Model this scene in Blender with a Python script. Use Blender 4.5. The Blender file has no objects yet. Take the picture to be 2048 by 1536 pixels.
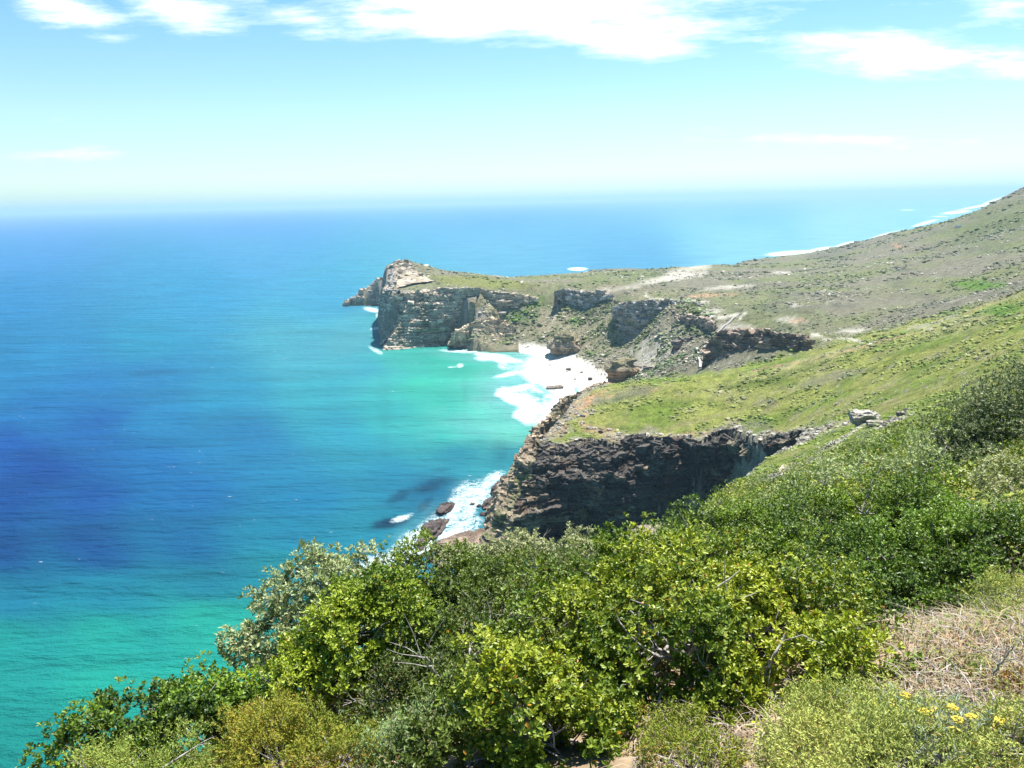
import bpy, math, random
import numpy as np
from math import radians as RAD
rng = np.random.default_rng(7)
random.seed(7)
scene = bpy.context.scene
COL = scene.collection

# ------------------------------------------------------------------ camera
W0, H0 = 2048.0, 1536.0
FPX = 1607.0
PITCH = RAD(12.85)
ROLL = RAD(1.25)
CAM = np.array([0.0, 0.0, 200.0])
_f = np.array([0, math.cos(PITCH), -math.sin(PITCH)])
_r0 = np.array([1.0, 0, 0])
_u0 = np.cross(_r0, _f)
_r = math.cos(ROLL) * _r0 - math.sin(ROLL) * _u0
_u = math.cos(ROLL) * _u0 + math.sin(ROLL) * _r0

def ray(px, py):
    d = _f + _r * ((px - W0 / 2) / FPX) + _u * (-(py - H0 / 2) / FPX)
    return d / math.hypot(d[0], d[1])          # unit horizontal length

def PZ(px, py, z):
    d = ray(px, py)
    return CAM + d * ((z - CAM[2]) / d[2])

def PD(px, py, dist):
    return CAM + ray(px, py) * dist

def project(P):
    q = P - CAM
    dep = np.maximum(q @ _f, 1e-3)
    return W0 / 2 + FPX * (q @ _r) / dep, H0 / 2 - FPX * (q @ _u) / dep

cam_data = bpy.data.cameras.new("camera")
cam_data.sensor_width = 36.0
cam_data.lens = 36.0 * FPX / W0
cam_data.clip_start = 0.05
cam_data.clip_end = 200000
cam = bpy.data.objects.new("camera", cam_data)
COL.objects.link(cam)
from mathutils import Matrix, Vector
m = Matrix((( _r[0], _u[0], -_f[0], CAM[0]), (_r[1], _u[1], -_f[1], CAM[1]), (_r[2], _u[2], -_f[2], CAM[2]), (0, 0, 0, 1)))
cam.matrix_world = m
scene.camera = cam

# ------------------------------------------------------------------ helpers
def tag(o, label=None, cat=None, group=None, kind=None):
    if label: o["label"] = label
    if cat: o["category"] = cat
    if group: o["group"] = group
    if kind: o["kind"] = kind
    return o

def srgb(r, g, b):
    c = np.array([r, g, b], float) / 255
    return np.where(c <= .04045, c / 12.92, ((c + .055) / 1.055) ** 2.4)

def _hash(ix, iy, iz, seed):
    h = (ix.astype(np.int64) * 374761393 + iy.astype(np.int64) * 668265263 + iz.astype(np.int64) * 2147483647 + seed * 974634777) & 0xffffffff
    h = ((h ^ (h >> 13)) * 1274126177) & 0xffffffff
    h = ((h ^ (h >> 16)) * 2246822519) & 0xffffffff
    return ((h ^ (h >> 15)) & 0xffffff) / float(0xffffff)

def vnoise(x, y, z, seed=0):
    ix, iy, iz = np.floor(x), np.floor(y), np.floor(z)
    fx, fy, fz = x - ix, y - iy, z - iz
    fx, fy, fz = fx*fx*(3-2*fx), fy*fy*(3-2*fy), fz*fz*(3-2*fz)
    out = 0
    for a in (0, 1):
        for b in (0, 1):
            for c in (0, 1):
                w = (fx if a else 1-fx) * (fy if b else 1-fy) * (fz if c else 1-fz)
                out = out + w * _hash(ix+a, iy+b, iz+c, seed)
    return out * 2 - 1

def fbm(x, y, z=None, oct=4, seed=0, gain=.5):
    if z is None: z = np.zeros_like(x)
    o, a, t = 0, 1.0, 0.0
    for i in range(oct):
        o = o + a * vnoise(x, y, z, seed + i * 17); t += a
        a *= gain; x, y, z = x*2.03 + 5.1, y*2.03 + 1.7, z*2.03 + 9.2
    return o / t

def smooth(a, b, x):
    t = np.clip((x - a) / (b - a), 0, 1)
    return t * t * (3 - 2 * t)

def mesh_obj(name, V, F, mat=None, parent=None, cols=None, attrs=None, smooth_sh=True):
    """V (n,3), F (m,3|4) int array -> one linked mesh object"""
    V = np.ascontiguousarray(V, dtype=np.float32); F = np.ascontiguousarray(F, dtype=np.int32)
    me = bpy.data.meshes.new(name)
    n, k = F.shape
    me.vertices.add(len(V)); me.vertices.foreach_set("co", V.ravel())
    me.loops.add(n * k); me.loops.foreach_set("vertex_index", F.ravel())
    me.polygons.add(n); me.polygons.foreach_set("loop_start", np.arange(0, n * k, k, dtype=np.int32))
    me.polygons.foreach_set("use_smooth", np.full(n, smooth_sh, dtype=bool))
    me.update(calc_edges=True)
    if cols is not None:
        c = np.ones((len(V), 4), np.float32); c[:, :3] = cols
        a = me.color_attributes.new("Col", 'FLOAT_COLOR', 'POINT'); a.data.foreach_set("color", c.ravel())
    for nm, arr in (attrs or {}).items():
        a = me.attributes.new(nm, 'FLOAT', 'POINT'); a.data.foreach_set("value", np.ascontiguousarray(arr, np.float32))
    if mat: me.materials.append(mat)
    o = bpy.data.objects.new(name, me); COL.objects.link(o)
    if parent: o.parent = parent
    return o

def grid_faces(nu, nv):
    i = np.arange(nu * nv).reshape(nu, nv)
    return np.stack([i[:-1, :-1], i[1:, :-1], i[1:, 1:], i[:-1, 1:]], -1).reshape(-1, 4)

class NT:
    """tiny node-tree builder"""
    def __init__(s, name):
        s.mat = bpy.data.materials.new(name); s.mat.use_nodes = True
        s.t = s.mat.node_tree; s.t.nodes.clear()
        s.out = s.t.nodes.new("ShaderNodeOutputMaterial")
    def n(s, typ, ins=None, **props):
        nd = s.t.nodes.new(typ)
        for k, v in props.items(): setattr(nd, k, v)
        for k, v in (ins or {}).items():
            sock = nd.inputs[k]
            if isinstance(v, bpy.types.NodeSocket): s.t.links.new(v, sock)
            else: sock.default_value = v
        return nd
    def math(s, op, a, b=0.5, clamp=False):
        return s.n("ShaderNodeMath", {0: a, 1: b}, operation=op, use_clamp=clamp).outputs[0]
    def noise(s, vec, scale, detail=4, rough=.55):
        return s.n("ShaderNodeTexNoise", {"Vector": vec, "Scale": scale, "Detail": detail, "Roughness": rough}).outputs["Fac"]
    def ramp(s, fac, stops):
        nd = s.n("ShaderNodeValToRGB", {"Fac": fac}); cr = nd.color_ramp
        while len(cr.elements) < len(stops): cr.elements.new(.5)
        for e, (p, c) in zip(cr.elements, stops):
            e.position = p; e.color = (c, c, c, 1) if isinstance(c, (int, float)) else (*c, 1)
        return nd.outputs["Color"]
    def mix(s, fac, a, b, mode='MIX'):
        nd = s.n("ShaderNodeMix", data_type='RGBA', blend_type=mode)
        for i, v in ((0, fac), (6, a), (7, b)):
            if isinstance(v, bpy.types.NodeSocket): s.t.links.new(v, nd.inputs[i])
            elif i == 0: nd.inputs[0].default_value = v
            else: nd.inputs[i].default_value = (*v, 1) if len(v) == 3 else v
        return nd.outputs[2]
    def attr(s, name):
        return s.n("ShaderNodeAttribute", attribute_name=name)
    def pos(s):
        return s.n("ShaderNodeNewGeometry").outputs["Position"]
    def mapping(s, vec, scale, rot=(0, 0, 0)):
        return s.n("ShaderNodeMapping", {"Vector": vec, "Scale": scale, "Rotation": rot}).outputs[0]
    def bsdf(s, **ins):
        b = s.n("ShaderNodeBsdfPrincipled", {k.replace("_", " "): v for k, v in ins.items()})
        return b
    def done(s, sh):
        s.t.links.new(sh, s.out.inputs["Surface"]); return s.mat

# ------------------------------------------------------------------ materials
def mat_ground():
    t = NT("ground_scrub"); P = t.pos()
    col = t.attr("Col").outputs["Color"]
    lush = t.attr("veg").outputs["Fac"]
    n1 = t.noise(P, .9, 5, .7); n2 = t.noise(P, .16, 4, .6); n3 = t.noise(P, .035, 3)
    v = t.ramp(n1, [(.3, .35), (.5, .9), (.68, 1.55)])
    v2 = t.ramp(n2, [(.3, .6), (.5, 1.0), (.7, 1.3)])
    c = t.mix(1, col, v, 'MULTIPLY'); c = t.mix(1, c, v2, 'MULTIPLY')
    # pale stones and dry bits showing between the shrubs
    st = t.ramp(t.noise(t.mapping(P, (1, 1, 1)), .55, 6, .75), [(.60, 0), (.68, 1)])
    inv = t.math('SUBTRACT', 1.0, lush, True)
    c = t.mix(t.math('MULTIPLY', t.math('MULTIPLY', st, inv), .8), c, (.34, .30, .24))
    c = t.mix(t.math('MULTIPLY', t.ramp(n3, [(.45, 0), (.65, 1)]), .25), c, (.16, .13, .07))
    bm = t.n("ShaderNodeBump", {"Height": t.noise(P, .8, 6, .75), "Strength": 1.0, "Distance": t.math("MULTIPLY", t.attr("rough").outputs["Fac"], 1.6)})
    return t.done(t.bsdf(Base_Color=c, Roughness=.95, Specular_IOR_Level=.1, Normal=bm.outputs[0]).outputs[0])

def mat_rock():
    t = NT("sandstone_cliff"); P = t.pos()
    col = t.attr("Col").outputs["Color"]
    st = t.noise(t.mapping(P, (.04, .04, .9)), 1.0, 6, .7)
    bl = t.noise(P, .5, 8, .72)
    v = t.ramp(st, [(.3, .3), (.44, .7), (.52, 1.5), (.7, .9)])
    v2 = t.ramp(bl, [(.3, .45), (.5, 1.0), (.7, 1.5)])
    c = t.mix(1, col, v, 'MULTIPLY'); c = t.mix(.9, c, v2, 'MULTIPLY')
    lich = t.ramp(t.noise(P, .25, 5, .7), [(.56, 0), (.66, 1)])
    c = t.mix(t.math('MULTIPLY', lich, .35), c, (.50, .45, .36))
    rust = t.ramp(t.noise(P, .06, 4, .6), [(.55, 0), (.7, 1)])
    c = t.mix(t.math('MULTIPLY', rust, .4), c, (.30, .17, .10))
    h = t.math('ADD', t.noise(P, .7, 8, .8), t.math('MULTIPLY', st, .7))
    bm = t.n("ShaderNodeBump", {"Height": h, "Strength": 1.0, "Distance": 2.5})
    return t.done(t.bsdf(Base_Color=c, Roughness=.9, Specular_IOR_Level=.2, Normal=bm.outputs[0]).outputs[0])

def mat_sea():
    t = NT("sea_water"); P = t.pos()
    col = t.attr("Col").outputs["Color"]; foam = t.attr("foam").outputs["Fac"]; cap = t.attr("cap").outputs["Fac"]
    mott = t.noise(t.mapping(P, (.006, .02, 1), (0, 0, RAD(12))), 1, 5, .6)
    c = t.mix(1, col, t.ramp(mott, [(.3, .82), (.7, 1.18)]), 'MULTIPLY')
    fn = t.noise(t.mapping(P, (.13, .13, 1)), 1, 9, .72)
    fm = t.math('ADD', foam, t.math('MULTIPLY', t.math('SUBTRACT', fn, .5), 1.5))
    fm = t.ramp(fm, [(.42, 0), (.62, .5), (.95, 1)])
    lace = t.ramp(t.math('ABSOLUTE', t.math('SUBTRACT', t.noise(P, .09, 7, .65), .5)), [(.0, 1), (.03, 0)])
    lace2 = t.ramp(t.math('ABSOLUTE', t.math('SUBTRACT', t.noise(P, .21, 6, .6), .5)), [(.0, 1), (.045, 0)])
    lace = t.math('MULTIPLY', t.math('MAXIMUM', lace, t.math('MULTIPLY', lace2, .8)), t.ramp(foam, [(.06, 0), (.35, .9)]))
    fm = t.math('MAXIMUM', fm, lace)
    # little breaking crests out on open water
    cp = t.noise(t.mapping(P, (.10, .30, 1), (0, 0, RAD(14))), 1, 3, .6)
    cp2 = t.noise(P, .012, 2)
    cpm = t.ramp(t.math('ADD', cp, t.math('MULTIPLY', cp2, .25)), [(.85, 0), (.88, .6)])
    fm = t.math('MAXIMUM', fm, t.math('MULTIPLY', cpm, cap))
    c = t.mix(fm, c, (.80, .84, .83))
    w1 = t.noise(t.mapping(P, (.085, .21, 1), (0, 0, RAD(16))), 1, 4, .6)
    w2 = t.noise(t.mapping(P, (.015, .06, 1), (0, 0, RAD(-8))), 1, 2, .5)
    w3 = t.noise(P, 1.1, 3, .6)
    h = t.math('ADD', t.math('ADD', w1, t.math('MULTIPLY', w2, 2.2)), t.math('MULTIPLY', w3, .22))
    bm = t.n("ShaderNodeBump", {"Height": h, "Strength": 1.0, "Distance": 4.2})
    ro = t.math('ADD', .28, t.math('MULTIPLY', fm, .5))
    df = t.n("ShaderNodeBsdfDiffuse", {"Color": c, "Roughness": .2, "Normal": bm.outputs[0]})
    gl = t.n("ShaderNodeBsdfGlossy", {"Color": (.35, .8, 1, 1), "Roughness": ro, "Normal": bm.outputs[0]})
    fr = t.n("ShaderNodeFresnel", {"IOR": 1.33, "Normal": bm.outputs[0]})
    mx = t.n("ShaderNodeMixShader", {0: t.math('MULTIPLY', fr.outputs[0], .07), 1: df.outputs[0], 2: gl.outputs[0]})
    return t.done(mx.outputs[0])

MG, MR, MS = mat_ground(), mat_rock(), mat_sea()

# ------------------------------------------------------------------ land form
# control points: (pixel x, pixel y, 'z' height | 'd' distance)
CP = []
def cz(px, py, z): CP.append(PZ(px, py, z))
def cd(px, py, d): CP.append(PD(px, py, d))
def cw(x, y, z): CP.append(np.array([x, y, z], float))
# foot of the viewer and the near shelf under the bushes
cw(0, -30, 201); cw(40, -30, 215); cw(-20, -30, 190); cw(1, 0, 197.6); cw(-4, 0, 197.0); cw(6, 0, 198.0)
cd(1850, 1320, 5.2); cd(2040, 1250, 6.2); cd(1620, 1480, 4.3); cd(2040, 1480, 3.9); cw(12, 8, 198.2)
cw(0, 5, 196.6); cw(-3, 5, 195.8); cw(-6, 5, 193.5); cw(0, 9, 194.2); cw(3, 9, 194.6); cw(5.5, 12, 194.4); cw(-3, 9, 192.5)
cw(2, 14, 193.2); cw(-1, 14, 192.2); cw(0, 20, 189.6); cw(9, 16, 194.2); cw(14, 22, 193.6); cw(20, 22, 197); cw(40, 20, 208)
cw(7, 22, 190.5); cw(4, 22, 188.5)
# near slope
cd(1700, 1005, 34); cd(1850, 930, 36); cd(2040, 900, 38); cd(1500, 1050, 44); cd(1400, 1070, 60)
cd(1310, 1078, 110); cd(1400, 1018, 185); cd(1490, 960, 262); cd(1560, 905, 345)
cd(1600, 960, 140); cd(1750, 900, 130); cd(1900, 850, 120); cd(2040, 800, 110); cd(1650, 890, 255)
cd(1740, 845, 300); cd(1900, 790, 300); cd(2040, 740, 300); cd(1550, 1000, 150)
cw(200, 100, 215); cw(300, 300, 190); cw(400, 500, 185); cw(150, 20, 240)
# plateau over the dark cove
for a in ((1520, 884, 66), (1440, 884, 59), (1360, 884, 56), (1280, 886, 54), (1180, 888, 51), (1100, 893, 49), (1062, 905, 47), (1072, 868, 47),
          (1105, 835, 48), (1122, 812, 50), (1150, 790, 50), (1215, 767, 52), (1300, 757, 58), (1420, 742, 68),
          (1400, 810, 60), (1250, 830, 53), (1550, 800, 76), (1500, 735, 76), (1600, 704, 84), (1700, 678, 92),
          (1750, 664, 95), (1900, 638, 108), (2040, 604, 128), (1750, 740, 102), (1900, 710, 122), (2040, 690, 140)): cz(*a)
# behind the brow, down to the beach
def behind(px, py, z, dd, dz):
    p = PZ(px, py, z); q = p + np.array([ray(px, py)[0] * dd, ray(px, py)[1] * dd, dz]); CP.append(q)
behind(1190, 770, 51, 45, -24); behind(1300, 757, 58, 50, -28); behind(1420, 742, 68, 50, -22); behind(1500, 735, 76, 50, -16)
behind(1190, 770, 51, 100, -44); behind(1300, 757, 58, 110, -46); behind(1600, 704, 84, 50, -14); behind(1700, 678, 92, 60, -12)
# beach and amphitheatre
for a in ((1150, 797, 0), (1132, 765, 0), (1102, 735, 0), (1062, 712, 0), (985, 706, 0), (1225, 752, 7), (1180, 728, 7), (1120, 700, 7),
          (1260, 748, 12), (1300, 722, 24), (1340, 690, 42), (1180, 700, 14), (1080, 695, 6),
          (1300, 655, 50), (1350, 735, 35), (1420, 732, 45), (1380, 690, 48), (1420, 650, 66), (1330, 610, 78), (1240, 612, 66), (1420, 606, 80),
          (1100, 578, 72), (1180, 582, 70), (1230, 590, 69), (960, 600, 60),
          (1460, 655, 80), (1530, 652, 84), (1600, 660, 86), (1480, 700, 50), (1560, 700, 62)): cz(*a)
# cape: rim, top, peak, tail
for a in ((792, 590, 72), (850, 580, 76), (905, 577, 78), (960, 576, 79), (1010, 586, 69), (1055, 592, 63),
          (800, 578, 76), (860, 568, 78), (950, 560, 80), (1070, 566, 76)): cz(*a)
cd(800, 521, 1330); cd(830, 526, 1335); cd(868, 537, 1345); cd(905, 549, 1360); cd(960, 553, 1350); cd(1010, 558, 1370); cd(1070, 566, 1330)
cd(785, 560, 1250); cd(840, 560, 1255); cd(900, 560, 1250); cd(782, 580, 1160)
cd(776, 553, 1640); cd(745, 571, 1665); cd(722, 588, 1670); cd(700, 603, 1660); cd(782, 548, 1480)
# wide land beyond
for a in ((1000, 675, 1118), (1000, 645, 1145), (1000, 615, 1180), (960, 675, 1105), (965, 640, 1130), (1060, 680, 1100), (1060, 645, 1140), (1060, 615, 1190), (1110, 660, 1105), (1110, 620, 1170), (1135, 670, 1080),
          (1170, 650, 1100), (1170, 622, 1150), (1200, 672, 1040), (1205, 640, 1085), (1250, 692, 985)):
    cd(*a)
for a in ((1150, 548, 1450), (1225, 538, 1550), (1300, 538, 1600), (1390, 531, 1750), (1490, 520, 2050), (1560, 512, 2500), (1640, 504, 2600),
          (1720, 481, 2200), (1800, 462, 2050), (1880, 446, 1900), (1930, 430, 1800), (1985, 405, 1750), (2040, 380, 1700), (2047, 374, 1720),
          (1540, 517, 1980), (1580, 512, 2000), (1620, 510, 2050), (1660, 503, 2050), (1700, 490, 2000), (1740, 480, 1950), (1780, 471, 1850), (1820, 464, 1820), (1860, 455, 1760), (1900, 444, 1740), (1940, 429, 1740), (1980, 410, 1730), (1640, 520, 1800), (1300, 575, 1150), (1200, 560, 1250), (1400, 575, 1150), (1500, 560, 1250), (1600, 540, 1500), (1700, 520, 1550),
          (1500, 600, 960), (1600, 620, 860), (1700, 620, 860), (1700, 580, 1050), (1800, 560, 1100), (1800, 600, 900), (1900, 590, 850),
          (2040, 560, 830), (1900, 500, 1400), (2040, 470, 1300), (1980, 440, 1550), (1850, 630, 740), (2040, 420, 1500), (1620, 665, 740)): cd(*a)
def far_behind(px, py, d, dd, dz):
    p = PD(px, py, d); r_ = ray(px, py); CP.append(p + np.array([r_[0]*dd, r_[1]*dd, dz]))
for px, py, d in ((1150, 548, 1450), (1300, 538, 1600), (1390, 531, 1750), (1490, 520, 2050)): far_behind(px, py, d, 300, -60)
for px, py, d in ((1720, 481, 2200), (1800, 462, 2050), (1930, 430, 1800), (2040, 380, 1700)): far_behind(px, py, d, 500, -110)
cw(2500, 2500, 120); cw(3500, 5000, 20); cw(2400, 1200, 230); cw(1500, 500, 260); cw(9000, 9000, 20)
CP = np.array(CP)
_A = CP[:, :2]
_S = 1.0
_D = np.sqrt(((_A[:, None] - _A[None]) ** 2).sum(-1))
_n = len(CP)
_M = np.zeros((_n + 1, _n + 1)); _M[:_n, :_n] = -_D + np.eye(_n) * 1.5 * (np.hypot(_A[:, 0], _A[:, 1]) / 400.0); _M[:_n, _n] = 1; _M[_n, :_n] = 1
_c = np.linalg.solve(_M, np.r_[CP[:, 2], 0])

def ztop(X, Y):
    out = np.empty_like(X); sh = X.shape; x = X.ravel(); y = Y.ravel(); o = out.ravel()
    for i in range(0, len(x), 60000):
        s = slice(i, i + 60000)
        o[s] = -np.sqrt((x[s, None] - _A[:, 0]) ** 2 + (y[s, None] - _A[:, 1]) ** 2) @ _c[:-1] + _c[-1]
    return o.reshape(sh)

def w2(p): return (float(p[0]), float(p[1]))
# rim / waterline polygon of the land
NEAR_EDGE = [(-10, -60), (-9, 5), (-7, 12), (-2, 22), (6, 40), (14, 80), w2(PD(1310, 1078, 112)), w2(PD(1400, 1018, 187)), w2(PD(1490, 960, 264)), w2(PD(1553, 905, 345))]
COVE_RIM = [(1572, 884, 82), (1520, 894, 67), (1478, 888, 62), (1440, 873, 59), (1400, 898, 58), (1360, 880, 56), (1318, 899, 56), (1275, 874, 54), (1228, 898, 53), (1180, 882, 51), (1138, 900, 50), (1100, 893, 49), (1066, 903, 47)]
TIP_RIM = [(1056, 892, 45.5), (1072, 866, 46), (1105, 835, 48), (1120, 812, 50), (1150, 790, 50), (1190, 771, 51)]
WATER = [(1150, 800, 0), (1135, 768, 0), (1106, 738, 0), (1066, 714, 0), (1030, 706, 0), (985, 706, 0), (940, 700, 0)]
CAPE_RIM = [(962, 640, 30), (958, 600, 62), (950, 579, 78.5), (905, 578, 78), (850, 581, 76), (800, 588, 73), (786, 594, 70)]
LANDP = list(NEAR_EDGE) + [w2(PZ(*a)) for a in COVE_RIM + TIP_RIM + WATER + CAPE_RIM]
CAPE_WEST = [w2(PD(776, 580, 1175)), w2(PD(772, 560, 1260)), w2(PD(774, 548, 1330)), w2(PD(768, 558, 1400)),
             w2(PD(778, 552, 1560)), w2(PD(768, 557, 1635)), w2(PD(742, 573, 1645)), w2(PD(718, 590, 1650)), w2(PD(696, 606, 1648)), w2(PD(700, 603, 1690)), w2(PD(780, 575, 1720))]
LANDP += CAPE_WEST + [(-60, 1450), (60, 1480), (330, 1900), (760, 2450), w2(PZ(1500, 516, 0)), w2(PZ(1580, 510, 0)), w2(PZ(1640, 505, 0)), w2(PZ(1730, 484, 0)), w2(PZ(1860, 450, 0)),
          w2(PZ(1925, 425, 0)), w2(PZ(1990, 405, 0)), (9500, 12500), (12000, 12500), (12000, -60)]
LANDP = np.array(LANDP)

def sdf(X, Y, poly):
    """signed distance to polygon, positive inside"""
    x = X.ravel(); y = Y.ravel()
    d = np.full(x.shape, 1e12); ins = np.zeros(x.shape, bool)
    n = len(poly)
    for i in range(n):
        ax, ay = poly[i]; bx, by = poly[(i + 1) % n]
        ex, ey = bx - ax, by - ay
        t = np.clip(((x - ax) * ex + (y - ay) * ey) / (ex*ex + ey*ey + 1e-9), 0, 1)
        d = np.minimum(d, (x - ax - t*ex) ** 2 + (y - ay - t*ey) ** 2)
        c = (ay > y) != (by > y)
        with np.errstate(divide='ignore', invalid='ignore'):
            xi = ex * (y - ay) / (ey if ey != 0 else 1e-9) + ax
        ins ^= c & (x < xi)
    d = np.sqrt(d)
    return np.where(ins, d, -d).reshape(X.shape)

def land_z(X, Y, rough=True):
    z = ztop(X, Y)
    R = np.hypot(X, Y)
    if rough:
        amp = np.clip(R / 150, .12, 1)
        z = z + amp * (fbm(X / 9, Y / 9, oct=3, seed=3) * .8) + smooth(200, 600, R) * fbm(X / 55, Y / 55, oct=4, seed=9) * 3.5 * smooth(0, 22, z)
        z = z + smooth(600, 750, R) * (1 - smooth(1150, 1400, R)) * (np.abs(fbm(X / 17, Y / 17, oct=4, seed=14)) * 4.0 - 1.0) * smooth(4, 16, z) * (1 - smooth(72, 84, z) * .7)
        z = z + smooth(60, 300, R) * smooth(1, 12, z) * np.maximum(fbm(X / 5, Y / 5, oct=2, seed=21), 0) * 1.3
    s = sdf(X, Y, LANDP)
    nearside = (Y < 240) | ((X > 60) & (Y < 345) & (s < 0))
    cz_ = (Y > 330) & (Y < 660) & (X < 170)
    out = np.maximum(-(s - np.where(cz_, 7.0, 1.0)), 0)
    z = z - np.where(Y < 300, 1.5, np.where(cz_, 9.0, 5.0)) * out
    z = np.where((s < 0) & (s > -6) & (Y > 3000), np.minimum(z, 3), z)
    return z, s

# ------------------------------------------------------------------ colours
C_GREEN = np.array([.255, .270, .065]); C_LUSH = np.array([.135, .205, .025]); C_GREY = np.array([.195, .182, .130])
C_OLIVE = np.array([.175, .195, .080]); C_SAND = np.array([.78, .74, .66]); C_ROCK = np.array([.30, .265, .22]); C_ORANGE = np.array([.42, .25, .14])
C_TAN = np.array([.36, .30, .20]); C_PALE = np.array([.52, .48, .40]); C_DARK = np.array([.07, .075, .065]); C_SOIL = np.array([.36, .25, .17])

def blob(px, py, cx, cy, rx, ry, ang=0, soft=.5, wob=None):
    a = RAD(ang); dx, dy = px - cx, py - cy
    u = (dx * math.cos(a) + dy * math.sin(a)) / rx; v = (-dx * math.sin(a) + dy * math.cos(a)) / ry
    r = np.sqrt(u*u + v*v) + (0 if wob is None else wob)
    return 1 - smooth(1 - soft, 1 + soft * .3, r)

def stroke(px, py, pts, w):
    d = np.full(px.shape, 1e9)
    for (ax, ay), (bx, by) in zip(pts[:-1], pts[1:]):
        ex, ey = bx - ax, by - ay
        t = np.clip(((px - ax) * ex + (py - ay) * ey) / (ex*ex + ey*ey), 0, 1)
        d = np.minimum(d, np.hypot(px - ax - t*ex, py - ay - t*ey))
    return 1 - smooth(w * .5, w * 1.2, d)

def paint(V, s=None, slope=None):
    px, py = project(V); X, Y, Z = V.T; R = np.hypot(X, Y)
    n1 = fbm(X / 30, Y / 30, oct=5, seed=5); n2 = fbm(X / 90, Y / 90, oct=4, seed=31); n3 = fbm(X / 8, Y / 8, oct=4, seed=51)
    n4 = fbm(px / 30, py / 9, oct=4, seed=77)
    L = lambda c, tcol, w: c * (1 - w[:, None]) + tcol * w[:, None]
    c = np.tile(C_GREEN, (len(X), 1)); veg = np.ones(len(X))
    c = L(c, C_LUSH, smooth(-.05, .35, n1) * .75)
    c = L(c, C_TAN, smooth(.15, .5, -n2) * .35)
    c = L(c, C_LUSH * .75, smooth(.12, .4, n3) * .5); c = L(c, C_TAN * .8, smooth(.2, .5, -n3 + n2 * .3) * .45)
    c = L(c, C_LUSH * np.array([1.25, 1.15, 1]), (1 - smooth(120, 300, R)) * .35)
    # beyond the brow line: grey-green windswept scrub
    brow = np.interp(px, [0, 1200, 1300, 1450, 1600, 1750, 1900, 2048], [900, 768, 757, 742, 704, 664, 625, 585])
    far = smooth(-6, 10, brow - py + n4 * 16) * smooth(520, 600, R)
    g = L(np.tile(C_GREY, (len(X), 1)), C_OLIVE, smooth(-.2, .4, n2 + n1 * .4) * .8)
    g = L(g, C_DARK * 1.3, smooth(.1, .5, fbm(px / 60, py / 12, oct=4, seed=8) - .0) * .45)
    c = c * (1 - far[:, None]) + g * far[:, None]
    veg = veg * (1 - far) + far * .45
    # bay amphitheatre: stony, pale
    bay = blob(px, py, 1170, 660, 260, 110, -8, .4, n4 * .3) * (R > 600)
    c = L(c, C_TAN * .9, bay * .6 * smooth(-.3, .25, n3 + n1 * .6)); c = L(c, C_OLIVE * .8, bay * .6 * smooth(.05, .35, -n3 - n1 * .5)); veg = veg * (1 - bay * .7)
    scree = blob(px, py, 1310, 705, 75, 38, -35, .7, n4 * .5) * (R > 700)
    c = L(c, C_PALE, scree * .85 * smooth(-.4, .2, n3 + .1))
    scree2 = blob(px, py, 1100, 640, 70, 50, 0, .6, n4 * .5)
    c = L(c, C_TAN, scree2 * .4)
    # lush patches
    for b in ((1030, 628, 45, 13, 5), (1075, 602, 30, 14, 0), (1100, 604, 14, 16, 0), (1960, 572, 60, 12, 0), (2010, 620, 60, 14, -8), (1150, 640, 20, 8, 0)):
        w = blob(px, py, *b, .5, n4 * .4) * (R > 500); c = L(c, np.array([.095, .19, .02]), w * .9); veg = np.maximum(veg, w)
    # top of the cape: yellow green
    w = blob(px, py, 950, 563, 130, 13, 4, .5, n4 * .3) * (R > 900); c = L(c, np.array([.19, .205, .05]), w * .8); veg = np.maximum(veg, w * .9)
    w = blob(px, py, 1250, 555, 110, 16, -4, .5, n4 * .3) * (R > 900); c = L(c, np.array([.13, .17, .05]), w * .6)
    # pale outcrops and bare ground
    for b in ((1365, 545, 60, 14, -12), (1330, 558, 70, 8, -10), (1470, 655, 50, 12, 0), (1580, 640, 45, 6, 4), (1700, 662, 42, 5, -6), (1450, 575, 60, 5, -4), (1540, 510, 26, 4, -4),
              (1240, 577, 40, 4, -6), (1420, 625, 26, 8, -10), (1170, 585, 50, 4, 6), (1560, 545, 22, 4, 0), (1590, 610, 16, 3, 0)):
        w = blob(px, py, *b, .7, n4 * .6) * (R > 600); c = L(c, C_PALE, w * .8); veg *= (1 - w)
    for b in ((1600, 642, 28, 4, 0), (1500, 665, 40, 10, 10), (1795, 492, 16, 4, 20), (1430, 590, 60, 4, -3)):
        w = blob(px, py, *b, .7, n4 * .5) * (R > 600); c = L(c, C_ORANGE * 1.1, w * .7); veg *= (1 - w)
    for b in ((1900, 640, 70, 13, -12), (1850, 655, 50, 8, -8), (1950, 600, 60, 9, -6)):
        w = blob(px, py, *b, .8, n4 * .9) * (R > 500); c = L(c, C_PALE * .85, w * .55 * smooth(-.1, .2, n3)); veg *= (1 - w * .6)
    # headland nose: orange soil and rock
    for b in ((1160, 815, 46, 20, -40), (1120, 850, 30, 26, -60), (1230, 872, 70, 14, 12), (1300, 905, 50, 12, 20), (1180, 800, 50, 12, -30)):
        w = blob(px, py, *b, .7, n4 * .5) * (R > 300) * (R < 700); c = L(c, np.where((n3 > .05)[:, None], C_ORANGE, C_TAN), w * .85); veg *= (1 - w * .8)
    w = blob(px, py, 1250, 790, 90, 12, -14, .6, n4 * .5) * (R < 700); c = L(c, C_DARK * 1.6, w * .6)
    # grey-green and rusty patches of the plateau
    for b in ((1640, 762, 50, 14, -8), (1700, 745, 60, 9, -8), (1535, 805, 30, 8, 0), (1520, 850, 30, 8, 4)):
        w = blob(px, py, *b, .6, n4 * .5) * (R > 250); c = L(c, C_GREY * 1.05, w * .6)
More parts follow.
